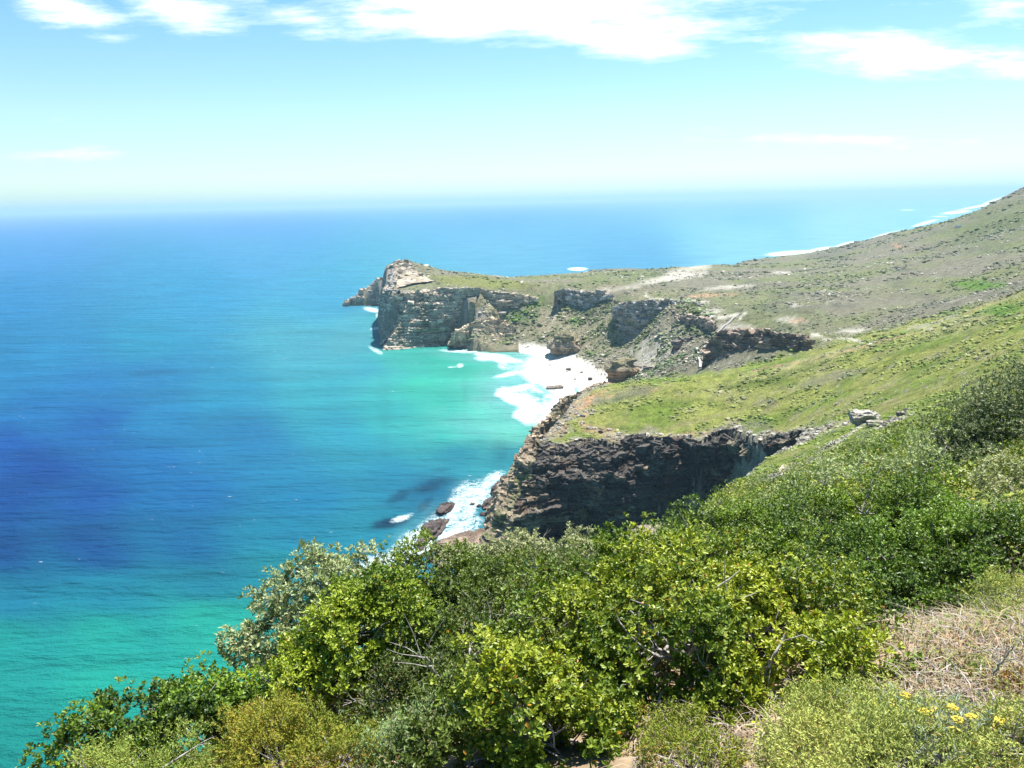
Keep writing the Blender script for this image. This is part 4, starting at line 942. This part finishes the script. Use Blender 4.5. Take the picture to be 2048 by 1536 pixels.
# ------------------------------------------------------------------ dry grass, twigs, litter near the viewpoint
def blades(name, n, region, hgt, cols, seed, width=.0035, lean=.8):
    g = np.random.default_rng(seed)
    m_ = (TPX > region[0]) & (TPX < region[1]) & (TPY > region[2]) & (TPY < region[3]) & (TR < 14) & (TR > 2)
    idx = np.nonzero(m_)[0]; wgt = TR[idx] ** 1.2; idx = g.choice(idx, n, p=wgt / wgt.sum())
    cl_ = fbm(TV[idx, 0] * 5, TV[idx, 1] * 5, oct=3, seed=seed); idx = idx[cl_ > -.25]; n = len(idx)
    P = TV[idx] + np.c_[g.normal(0, .02, (n, 2)), np.zeros(n)]
    h = hgt * g.uniform(.4, 1.3, (n, 1)); az = g.uniform(0, 6.283, n) ; ld = np.c_[np.cos(az), np.sin(az), np.zeros(n)]
    ln = g.uniform(.2, lean * 1.6, (n, 1))
    side = np.cross(ld, [0, 0, 1.0]) * width * g.uniform(.6, 1.6, (n, 1))
    up = np.array([0, 0, 1.0])
    p0 = P; p1 = P + up * h * .6 + ld * h * ln * .35; p2 = P + up * h * (1 - .25 * ln) + ld * h * ln
    V = np.stack([p0 - side, p0 + side, p1 + side * .8, p1 - side * .8, p2 + side * .1, p2 - side * .1], 1).reshape(-1, 3)
    i = np.arange(n)[:, None] * 6; F = np.concatenate([i + np.array([[0, 1, 2, 3]]), i + np.array([[3, 2, 4, 5]])])
    c = np.array(cols)[g.integers(0, len(cols), n)] * g.uniform(.7, 1.25, (n, 1))
    o = mesh_obj(name, V, F, MSTR, cols=np.repeat(c, 6, 0), smooth_sh=False); o["kind"] = "stuff"
straw = [(.34, .25, .17), (.27, .19, .12), (.44, .36, .28), (.20, .14, .10), (.26, .24, .11), (.40, .34, .32)]
blades("dry_grass", 15000, (1785, 2800, 1150, 1500), .10, straw, 5, .003, 2.2)
blades("dry_grass", 1600, (1240, 1760, 1400, 1640), .09, straw, 6, .003, 2.0)
blades("dry_grass", 4500, (1750, 2100, 1120, 1420), .11, [(.28, .33, .08), (.20, .27, .06), (.45, .27, .12)], 7)

def deadwood(label, pts, r, seed):
    g = np.random.default_rng(seed); A_ = Acc()
    pts = np.array([PD(*p) for p in pts]); b0 = pts[0].copy()
    root = bpy.data.objects.new("dead_branch", None); COL.objects.link(root); root.location = b0
    tag(root, label, "branch")
    q = resample(pts, 14) - b0; A_.add(*tube(q + g.normal(0, r * .6, q.shape), r, r * .45, 7)); A_.build("stem", MB_, root)
    T_ = Acc()
    for _ in range(9):
        s = q[g.integers(3, 14)]; e = s + norm(g.normal(size=3) + np.array([0, 0, .5])) * g.uniform(.1, .35); T_.add(*tube(np.stack([s, (s+e)/2 + g.normal(0, .02, 3), e]), r*.35, r*.1, 4))
    T_.build("twigs", MB_, root)
deadwood("bare white branch poking out of the dark small-leaved bush", [(890, 1365, 5.3), (868, 1345, 5.25), (855, 1320, 5.2), (835, 1310, 5.2)], .012, 1)
deadwood("thick pale grey forked branch low in the big yellow-green bush", [(1450, 1425, 4.8), (1490, 1415, 4.78), (1530, 1365, 4.8), (1545, 1310, 4.85), (1575, 1270, 4.95)], .017, 2)
deadwood("thin pale grey limb left of the forked one in the big yellow-green bush", [(1455, 1422, 4.8), (1430, 1360, 4.75), (1400, 1310, 4.8)], .012, 3)
deadwood("bleached twig arching over the dry grass beneath the large dark bush", [(1750, 1265, 6.0), (1790, 1255, 6.0), (1840, 1262, 5.9), (1880, 1290, 5.8)], .007, 4)
deadwood("pale yellow dry stem rising from the dry grass at the right edge", [(1985, 1350, 4.6), (2010, 1315, 4.6), (2030, 1290, 4.6)], .007, 5)

# everlasting plants with yellow flower heads
def everlasting(label, heads, dist, seed, grp, s=1.0):
    g = np.random.default_rng(seed); H = np.array([PD(a, b, dist + g.uniform(-.08, .08)) for a, b in heads])
    cx = H.mean(0); zb = min(float(ground_z(cx[0], cx[1])[0]), cx[2] - .12); base = np.array([cx[0], cx[1], max(zb, cx[2] - .5 * s)])
    root = bpy.data.objects.new("everlasting_plant", None); COL.objects.link(root); root.location = base; tag(root, label, "plant", grp)
    P = base + g.normal(0, 1, (260, 3)) * np.array([.13, .10, .03]) * s + (H[g.integers(0, len(H), 260)] - base) * g.uniform(.2, .93, (260, 1))
    V, F, ri, rep, nl = leaves(P, norm(np.array([0, 0, 1.]) + .4 * g.normal(size=P.shape)), 9, .035 * s, .006 * s, (20, 60), seed, .05 * s, False)
    c = np.array([.36, .42, .30]) * g.uniform(.7, 1.2, (nl, 1)); mesh_obj("foliage", V - base, F, MLS, root, cols=np.repeat(c, rep, 0), smooth_sh=False)
    S_ = Acc()
    for h in H: S_.add(*tube(np.stack([np.zeros(3), (h - base) * .5 + g.normal(0, .02, 3), h - base]), .003 * s, .002 * s, 4))
    S_.build("stems", MB_, root)
    for h in H:
        n = 34; a = g.uniform(0, 6.28, n); r = np.sqrt(g.random(n)) * .024 * s
        O = h - base + np.c_[r * np.cos(a), r * np.sin(a), .008 * s * (1 - (r / (.024 * s)) ** 2) + g.normal(0, .002, n)]
        V = (O[:, None] + IV[None] * .0058 * s * g.uniform(.7, 1.3, (n, 1, 1))).reshape(-1, 3); F = (IF[None] + (np.arange(n) * 12)[:, None, None]).reshape(-1, 3)
        c = np.array([.74, .57, .08]) * g.uniform(.75, 1.15, (n, 1)); mesh_obj("flower_head", V, F, MFL, root, cols=np.repeat(c, 12, 0))
eg = "yellow everlasting plants by the dry grass"
everlasting("yellow everlasting plant with the brightest heads, touching the small round bush", [(1752, 1412), (1778, 1402), (1790, 1416), (1764, 1424), (1812, 1392), (1798, 1428), (1780, 1433)], 4.0, 1, eg)
everlasting("yellow everlasting plant in the middle of the three on the dry ground", [(1846, 1424), (1858, 1436), (1872, 1422), (1905, 1416), (1886, 1437), (1818, 1434), (1862, 1452)], 3.9, 2, eg)
everlasting("yellow everlasting plant nearest the right edge on the dry ground", [(1915, 1440), (1942, 1434), (1968, 1460), (1992, 1456), (1908, 1462), (1948, 1474), (2000, 1442)], 3.8, 3, eg)
everlasting("yellow everlasting plant flowering between the fresh green bush and the right edge", [(1945, 998), (1985, 1006), (2000, 1022), (1925, 992)], 12, 4, "yellow everlasting plants among the bushes", 1.0)

# ------------------------------------------------------------------ rocks
def rock(name, label, cat, c, r, seed, tint=(1, 1, 1), group=None, sub=22, strata=.0, wet=False, blocky=.5, rot=0, orange=0, moss=0):
    g = np.random.default_rng(seed); u = np.linspace(0, 2*math.pi, sub * 2, endpoint=False); v = np.linspace(0, math.pi, sub)
    Uu, Vv = np.meshgrid(u, v, indexing='ij')
    d = np.stack([np.cos(Uu) * np.sin(Vv), np.sin(Uu) * np.sin(Vv), np.cos(Vv)], -1)
    e = .55 + .4 * (1 - blocky); p = np.sign(d) * np.abs(d) ** e
    r = np.array(r, float)
    n_ = fbm(d[..., 0]*1.6 + seed, d[..., 1]*1.6, d[..., 2]*1.6, 4, seed) * .45; b_ = fbm(d[..., 0]*4 + seed, d[..., 1]*4, d[..., 2]*4, 3, seed + 3); b_ = np.round(b_*5)/5 * .22
    p = p * (1 + n_ + b_)[..., None]
    if strata: p[..., :2] *= (1 + .13 * np.sign(np.sin(p[..., 2:3] * strata + n_[..., None] * 4)))
    P = p * r; cs, sn = math.cos(rot), math.sin(rot); P = np.stack([P[..., 0]*cs - P[..., 1]*sn, P[..., 0]*sn + P[..., 1]*cs, P[..., 2]], -1).reshape(-1, 3)
    nu, nv = Uu.shape; i = np.arange(nu * nv).reshape(nu, nv); j = np.roll(i, -1, 0)
    F = np.stack([i[:, :-1], i[:, 1:], j[:, 1:], j[:, :-1]], -1).reshape(-1, 4)
    col = np.tile(C_ROCK * np.array(tint), (len(P), 1)) * (1 + .25 * fbm(P[:, 0]/r[0]*3, P[:, 1]/r[0]*3, P[:, 2]/r[2]*6, 3, seed + 5)[:, None])
    if orange: col = np.where((P[:, 2] < r[2] * .35)[:, None], C_ORANGE * .8, col)
    if moss: w = smooth(.3, .7, P[:, 2] / r[2])[:, None] * moss; col = col * (1 - w) + C_OLIVE * w
    if wet: col = col * .33
    o = mesh_obj(name, P, F, MR, cols=col); o.location = c
    tag(o, label, cat, group); return o

_v = PZ(900, 1005, 0) - PZ(845, 1085, 0); SR = math.atan2(_v[1], _v[0])
k = 0
for (px_, py_, rw, rd, rh, lb) in (
    (866, 1058, 21, 8, 3.6, "long black surf rock, largest of those awash below the headland"), (890, 1018, 15, 6, 3.0, "black surf rock joined to the upper end of the long one"), (845, 1084, 9, 5, 2.4, "black surf rock at the lower end of the long one"),
    (842, 1096, 5.5, 2.6, 1.2, "flat dark rock just below the long surf rock"), (822, 1113, 3.2, 2, 1, "small dark rock farthest down in the white surf"), (860, 1116, 6, 2.6, 1.2, "low dark rock half covered by foam next to the rock shelf"),
    (1002, 982, 16, 8, 4.5, "dark rock at the foot of the headland cliff, upper one"), (985, 1008, 14, 8, 4, "dark rock at the foot of the headland cliff, lower one"), (958, 1012, 2.6, 2, 1, "small black rock in the foam beside the headland foot"),
    (945, 1008, 2.2, 2, 1, "tiny black rock alone in the foam off the headland foot"), (1008, 957, 5, 3, 2.2, "low black rock at the top end of the surf below the headland"), (968, 1028, 4, 3, 1.6, "broken dark rock between the foam and the headland cliff")):
    k += 1; p = PZ(px_, py_, 0.2); rock("surf_rock", lb, "rock", p, (rw * .66, rd * .7, rh * .7), 200 + k, (.40, .34, .38), "dark rocks in the surf below the headland", wet=False, rot=SR, blocky=.6, strata=7)
rock("rock_shelf", "broad flat brown rock shelf at the waterline below the headland nose", "rock", PZ(935, 1088, 0), (17, 12, 2.6), 231, (1.15, .95, .85), rot=.8, blocky=.7, sub=40, strata=6)
rock("rock_shelf", "narrow brown rock shelf running into the bushes below the surf", "rock", PZ(905, 1112, 0), (13, 7, 2.0), 232, (1.1, .92, .84), rot=.7, blocky=.7, sub=36, strata=6)
rock("sea_stack", "tall pale rock stack standing on the white beach", "rock", hit(1130, 708) + np.array([0, 6, 6]), (18, 20, 19), 240, (1.1, .98, .85), blocky=.35, sub=46, strata=3, moss=.5)
rock("sea_stack", "squat rock with orange face at the near end of the beach", "rock", PD(1242, 740, 850) - np.array([0, 0, 3]), (15, 12, 15), 241, (1.0, .9, .75), blocky=.8, sub=40, strata=7, orange=1, moss=.4)
rock("boulder", "low grey rock on the sand close to the orange-faced rock", "rock", PD(1308, 742, 850) , (16, 8, 6), 242, (1.2, 1.2, 1.2), blocky=.6, sub=30, strata=8)
rock("surf_rock", "small brown rock in the foam on the beach", "rock", PZ(1110, 775, 1.0), (9, 5, 2), 243, (.95, .85, .8), blocky=.6, rot=.3)
for j_, (a, b_, w_) in enumerate(((1150, 758, 2.4), (1180, 757, 4.5), (1210, 757, 2.2), (1212, 765, 2.2), (1137, 738, 5), (1163, 744, 3), (1100, 730, 2.4))):
    rock("beach_rock", "small dark rock lying on the white sand of the beach", "rock", PZ(a, b_, 4), (w_ * .6, w_ * .4, w_ * .3), 250 + j_, (.8, .7, .65), "small rocks on the beach", sub=12)
rock("boulder", "big pale boulder with shaded underside, perched on the edge of the green plateau", "rock", hit(1728, 845) + np.array([0, 0, 1.6]), (4.4, 3.0, 2.4), 261, (2.3, 2.35, 2.4), blocky=.75, sub=40, strata=4)
rock("boulder", "pale boulder leaning against the left side of the big perched one", "rock", hit(1711, 845) + np.array([0, 0, 1.4]), (2.2, 2.4, 2.4), 262, (2.0, 2.1, 2.3), blocky=.6, sub=26)
rock("boulder", "low flat pale slab just downslope of the big perched boulder", "rock", hit(1752, 852) + np.array([0, 0, .6]), (3.0, 2, .8), 263, (2.3, 2.3, 2.2), blocky=.7, sub=26)
rock("boulder", "small pale rock farthest right in the line past the perched boulder", "rock", hit(1802, 832) + np.array([0, 0, .6]), (1.4, 1.1, .9), 264, (2.1, 2.1, 2.2), sub=20)
rock("boulder", "pale rock slab on the edge of the drop, end of the near slope", "rock", hit(1415, 1008) + np.array([0, 0, .2]), (2.2, 3.4, 1.0), 265, (2.3, 2.2, 2.0), sub=26, rot=-.5)
rock("boulder", "pale rock slab half way up the near slope among green scrub", "rock", hit(1570, 942) + np.array([0, 0, .2]), (1.4, 3.6, .6), 266, (2.3, 2.2, 2.0), sub=26, rot=-.5)
rock("boulder", "pale sandstone outcrop behind the silvery shrubs beside the dark cove", "rock", PD(1300, 1082, 16.5), (.5, .5, .2), 267, (2.3, 2.1, 1.9), sub=30, blocky=.6)

# ------------------------------------------------------------------ boardwalk stairs down to the beach
def boardwalk(label, pts, width, seed):
    P = resample(np.array([hit(a, b) for a, b in pts]), 40); P[:, 2] = land_z(P[:, 0], P[:, 1])[0] + 1.0
    P[1:-1, 2] = (P[:-2, 2] + P[1:-1, 2] + P[2:, 2]) / 3
    root = bpy.data.objects.new("boardwalk", None); COL.objects.link(root); root.location = P[0]; tag(root, label, "boardwalk")
    Q = P - P[0]; tg = norm(np.gradient(Q, axis=0) * np.array([1, 1, 0])); sd_ = np.stack([tg[:, 1], -tg[:, 0], 0 * tg[:, 0]], -1) * width / 2
    up = np.array([0, 0, .12])
    V = np.stack([Q - sd_, Q + sd_, Q + sd_ - up, Q - sd_ - up], 1).reshape(-1, 3); idx = np.arange(len(V)).reshape(-1, 4); j = np.roll(idx, -1, 1)
    F = np.stack([idx[:-1], idx[1:], j[1:], j[:-1]], -1).reshape(-1, 4)
    t = NT("weathered_timber"); Pn = t.pos(); mt = t.done(t.bsdf(Base_Color=t.ramp(t.noise(Pn, 3, 3), [(.3, (.36, .33, .29)), (.7, (.55, .52, .47))]), Roughness=.85).outputs[0])
    mesh_obj("deck", V, F, mt, root, smooth_sh=False)
    for s in (-1, 1):
        A_ = Acc(); A_.add(*tube(Q + sd_ * s + np.array([0, 0, 1.05]), .07, .07, 5)); A_.add(*tube(Q + sd_ * s + np.array([0, 0, .55]), .05, .05, 5))
        for q in (Q + sd_ * s)[::3]: A_.add(*tube(np.stack([q - np.array([0, 0, 1.2]), q + np.array([0, 0, 1.1])]), .07, .07, 5))
        A_.build("handrail", mt, root)
boardwalk("long grey boardwalk staircase climbing the gully between the dark crags", [(1478, 630), (1462, 645), (1440, 668), (1420, 686), (1402, 704)], 2.0, 1)
boardwalk("short pale boardwalk flight just below the long staircase", [(1394, 700), (1404, 711)], 2.4, 2)
boardwalk("lowest pale boardwalk flight, ending behind the green plateau", [(1397, 719), (1401, 727), (1401, 737)], 3.0, 3)

# ------------------------------------------------------------------ white coach on the far slope
def box(c, s, bev=.0):
    x, y, z = [v / 2 for v in s]
    V = np.array([(i, j, k) for k in (-z, z) for i, j in ((-x, -y), (x, -y), (x, y), (-x, y))], float) + c
    return V, np.array([(0, 3, 2, 1), (4, 5, 6, 7), (0, 1, 5, 4), (1, 2, 6, 5), (2, 3, 7, 6), (3, 0, 4, 7)])
def coach():
    p = hit(1917, 455); root = bpy.data.objects.new("coach", None); COL.objects.link(root); root.location = p; root.rotation_euler = (0, 0, RAD(-38))
    tag(root, "white coach parked far away on the grey-green slope near the skyline", "coach")
    t1 = NT("white_paint"); w1 = t1.done(t1.bsdf(Base_Color=(.85, .86, .88, 1), Roughness=.25).outputs[0])
    t2 = NT("dark_glass"); w2_ = t2.done(t2.bsdf(Base_Color=(.04, .06, .12, 1), Roughness=.08).outputs[0])
    t3 = NT("tyre_rubber"); w3 = t3.done(t3.bsdf(Base_Color=(.03, .03, .03, 1), Roughness=.8).outputs[0])
    A_ = Acc()
    L_, Wd_, Hh = 11.0, 2.5, 3.0
    prof = [(-5.5, .5), (-5.5, 3.0), (-5.2, 3.4), (4.9, 3.4), (5.4, 2.6), (5.5, 1.2), (5.5, .5)]
    V = np.array([(x, y, z) for y in (-1.25, 1.25) for x, z in prof]); n = len(prof)
    me = bpy.data.meshes.new("body"); me.from_pydata([tuple(v) for v in V], [], [tuple(range(n))[::-1], tuple(range(n, 2*n))] + [(i, (i+1) % n, (i+1) % n + n, i + n) for i in range(n)]); me.materials.append(w1)
    b = bpy.data.objects.new("body", me); COL.objects.link(b); b.parent = root
    for s in (-1, 1):
        for i in range(5): mesh_obj("window", *box(np.array([-4.2 + i * 1.95, s * 1.262, 2.35]), (1.6, .03, .7)), w2_, root, smooth_sh=False)
        for x in (-3.4, 3.6):
            a = np.linspace(0, 2*math.pi, 16, endpoint=False); V = np.array([(x + .5*math.cos(q), s * 1.26 + dy, .5 + .5*math.sin(q)) for dy in (-.15, .15) for q in a])
            me = bpy.data.meshes.new("wheel"); me.from_pydata([tuple(v) for v in V], [], [tuple(range(16)), tuple(range(16, 32))[::-1]] + [(i, (i+1) % 16, (i+1) % 16 + 16, i + 16) for i in range(16)]); me.materials.append(w3)
            o = bpy.data.objects.new("wheel", me); COL.objects.link(o); o.parent = root
    mesh_obj("windscreen", *box(np.array([5.47, 0, 1.95]), (.06, 2.2, 1.2)), w2_, root, smooth_sh=False)
coach()


# ------------------------------------------------------------------ haze
def haze():
    L = 62000.0; z0, z1 = -40.0, 330.0
    V = np.array([(x, y, z) for z in (z0, z1) for x, y in ((-L, -L), (L, -L), (L, L), (-L, L))], float)
    F = np.array([(0, 3, 2, 1), (4, 5, 6, 7), (0, 1, 5, 4), (1, 2, 6, 5), (2, 3, 7, 6), (3, 0, 4, 7)])
    t = NT("haze_air")
    v = t.n("ShaderNodeVolumePrincipled", {"Color": (.50, .78, 1, 1), "Density": .56e-4, "Anisotropy": .15})
    t.t.links.new(v.outputs[0], t.out.inputs["Volume"])
    o = mesh_obj("haze", V, F, t.mat, smooth_sh=False); o["kind"] = "stuff"
haze()

# ------------------------------------------------------------------ sun and sky
SUN_EL, SUN_AZ = RAD(66), RAD(32)            # azimuth to the right of the view
sd = bpy.data.lights.new("sun", 'SUN'); sd.energy = 5.0; sd.angle = RAD(.53); sd.color = (1, .965, .90)
so = bpy.data.objects.new("sun", sd); COL.objects.link(so)
sv = Vector((math.sin(SUN_AZ) * math.cos(SUN_EL), math.cos(SUN_AZ) * math.cos(SUN_EL), math.sin(SUN_EL)))
so.rotation_euler = sv.to_track_quat('Z', 'Y').to_euler()
so.location = (0, 0, 400)
world = bpy.data.worlds.new("World"); scene.world = world; world.use_nodes = True
wt = world.node_tree; wt.nodes.clear()
class WN(NT):
    def __init__(s, tree): s.t = tree
w = WN(wt)
skyn = w.n("ShaderNodeTexSky", sky_type='NISHITA'); skyn.sun_disc = False; skyn.sun_elevation = SUN_EL; skyn.sun_rotation = SUN_AZ
skyn.altitude = 200; skyn.air_density = 1.0; skyn.dust_density = .35; skyn.ozone_density = 1.5
G = w.n("ShaderNodeTexCoord").outputs["Generated"]
sep = w.n("ShaderNodeSeparateXYZ", {0: G}).outputs
den_ = w.math('MAXIMUM', sep[1], .05)
u = w.math('DIVIDE', sep[0], den_); v = w.math('DIVIDE', sep[2], den_)      # tangent-plane sky coordinates toward the view
uv = w.n("ShaderNodeCombineXYZ", {0: u, 1: v}).outputs[0]
nz = w.noise(w.mapping(uv, (4.5, 13, 1), (0, 0, RAD(-8))), 1.0, 9, .62)
nz2 = w.noise(w.mapping(uv, (9, 60, 1), (0, 0, RAD(-14))), 1.0, 8, .7)
wob = w.math('ADD', w.math('MULTIPLY', w.math('SUBTRACT', nz, .5), 2.6), w.math('MULTIPLY', w.math('SUBTRACT', nz2, .5), 2.6))
def sky_uv(px, py):
    d = ray(px, py); return d[0] / d[1], d[2] / d[1]
acc = None
for (cx, cy, rx, ry, ang, k) in ((1000, 10, 440, 66, 6, 1.7), (1200, 68, 220, 40, 12, 1.5), (880, 45, 250, 34, 4, 1.3), (620, 35, 110, 26, 10, .5), (360, 18, 110, 34, 14, .95), (120, 10, 100, 36, 18, .85), (1280, 30, 80, 60, 0, .7),
                              (1850, 108, 260, 36, 4, 1.15), (1680, 85, 120, 22, 4, .8), (1990, 128, 120, 28, 3, 1.0), (1680, 280, 170, 14, 3, .5), (100, 312, 110, 14, 0, .5), (2000, 15, 60, 26, 0, .5),
                              (1000, -120, 900, 110, 3, 1.1), (1700, -190, 500, 90, 0, 1.0)):
    cu, cv = sky_uv(cx, cy)
    nd = w.n("ShaderNodeMapping", {"Vector": uv, "Location": (cu, cv, 0), "Rotation": (0, 0, RAD(-ang)), "Scale": (rx / FPX, ry / FPX, 1)}, vector_type='TEXTURE')
    ln = w.n("ShaderNodeVectorMath", {0: nd.outputs[0]}, operation='LENGTH').outputs["Value"]
    m_ = w.math('MULTIPLY', w.math('SUBTRACT', 1.0, ln), k)
    m_ = w.math('MAXIMUM', m_, -1.0)
    acc = m_ if acc is None else w.n("ShaderNodeMath", {0: acc, 1: m_, 2: .25}, operation='SMOOTH_MAX').outputs[0]
cm = w.ramp(w.math('MULTIPLY', w.math('ADD', w.math('ADD', acc, wob), .18), .55), [(0, 0), (.22, .22), (.5, .75), (.8, 1)])
front = w.math('GREATER_THAN', sep[1], .06)
cm = w.math('MULTIPLY', cm, front)
hz = w.ramp(sep[2], [(0.0, (.60, .86, 1.0)), (.03, (.80, .95, 1.0)), (.10, (.84, 1.0, 1.0)), (.3, (.52, .93, .98))])
sk = w.mix(1, skyn.outputs[0], hz, 'MULTIPLY')
skc = w.mix(w.math('MULTIPLY', cm, .92), sk, (9.5, 9.9, 9.6))
bg = w.n("ShaderNodeBackground", {"Color": skc, "Strength": .084})
wo = w.n("ShaderNodeOutputWorld"); wt.links.new(bg.outputs[0], wo.inputs[0])

# ------------------------------------------------------------------ render
scene.render.engine = 'CYCLES'
cy = scene.cycles
cy.use_denoising = True; cy.max_bounces = 6; cy.diffuse_bounces = 1; cy.glossy_bounces = 2; cy.transmission_bounces = 3; cy.transparent_max_bounces = 4; cy.volume_bounces = 0
cy.sample_clamp_indirect = 4
vs = scene.view_settings
vs.view_transform = 'Standard'; vs.look = 'None'; vs.exposure = 1.02; vs.gamma = 1
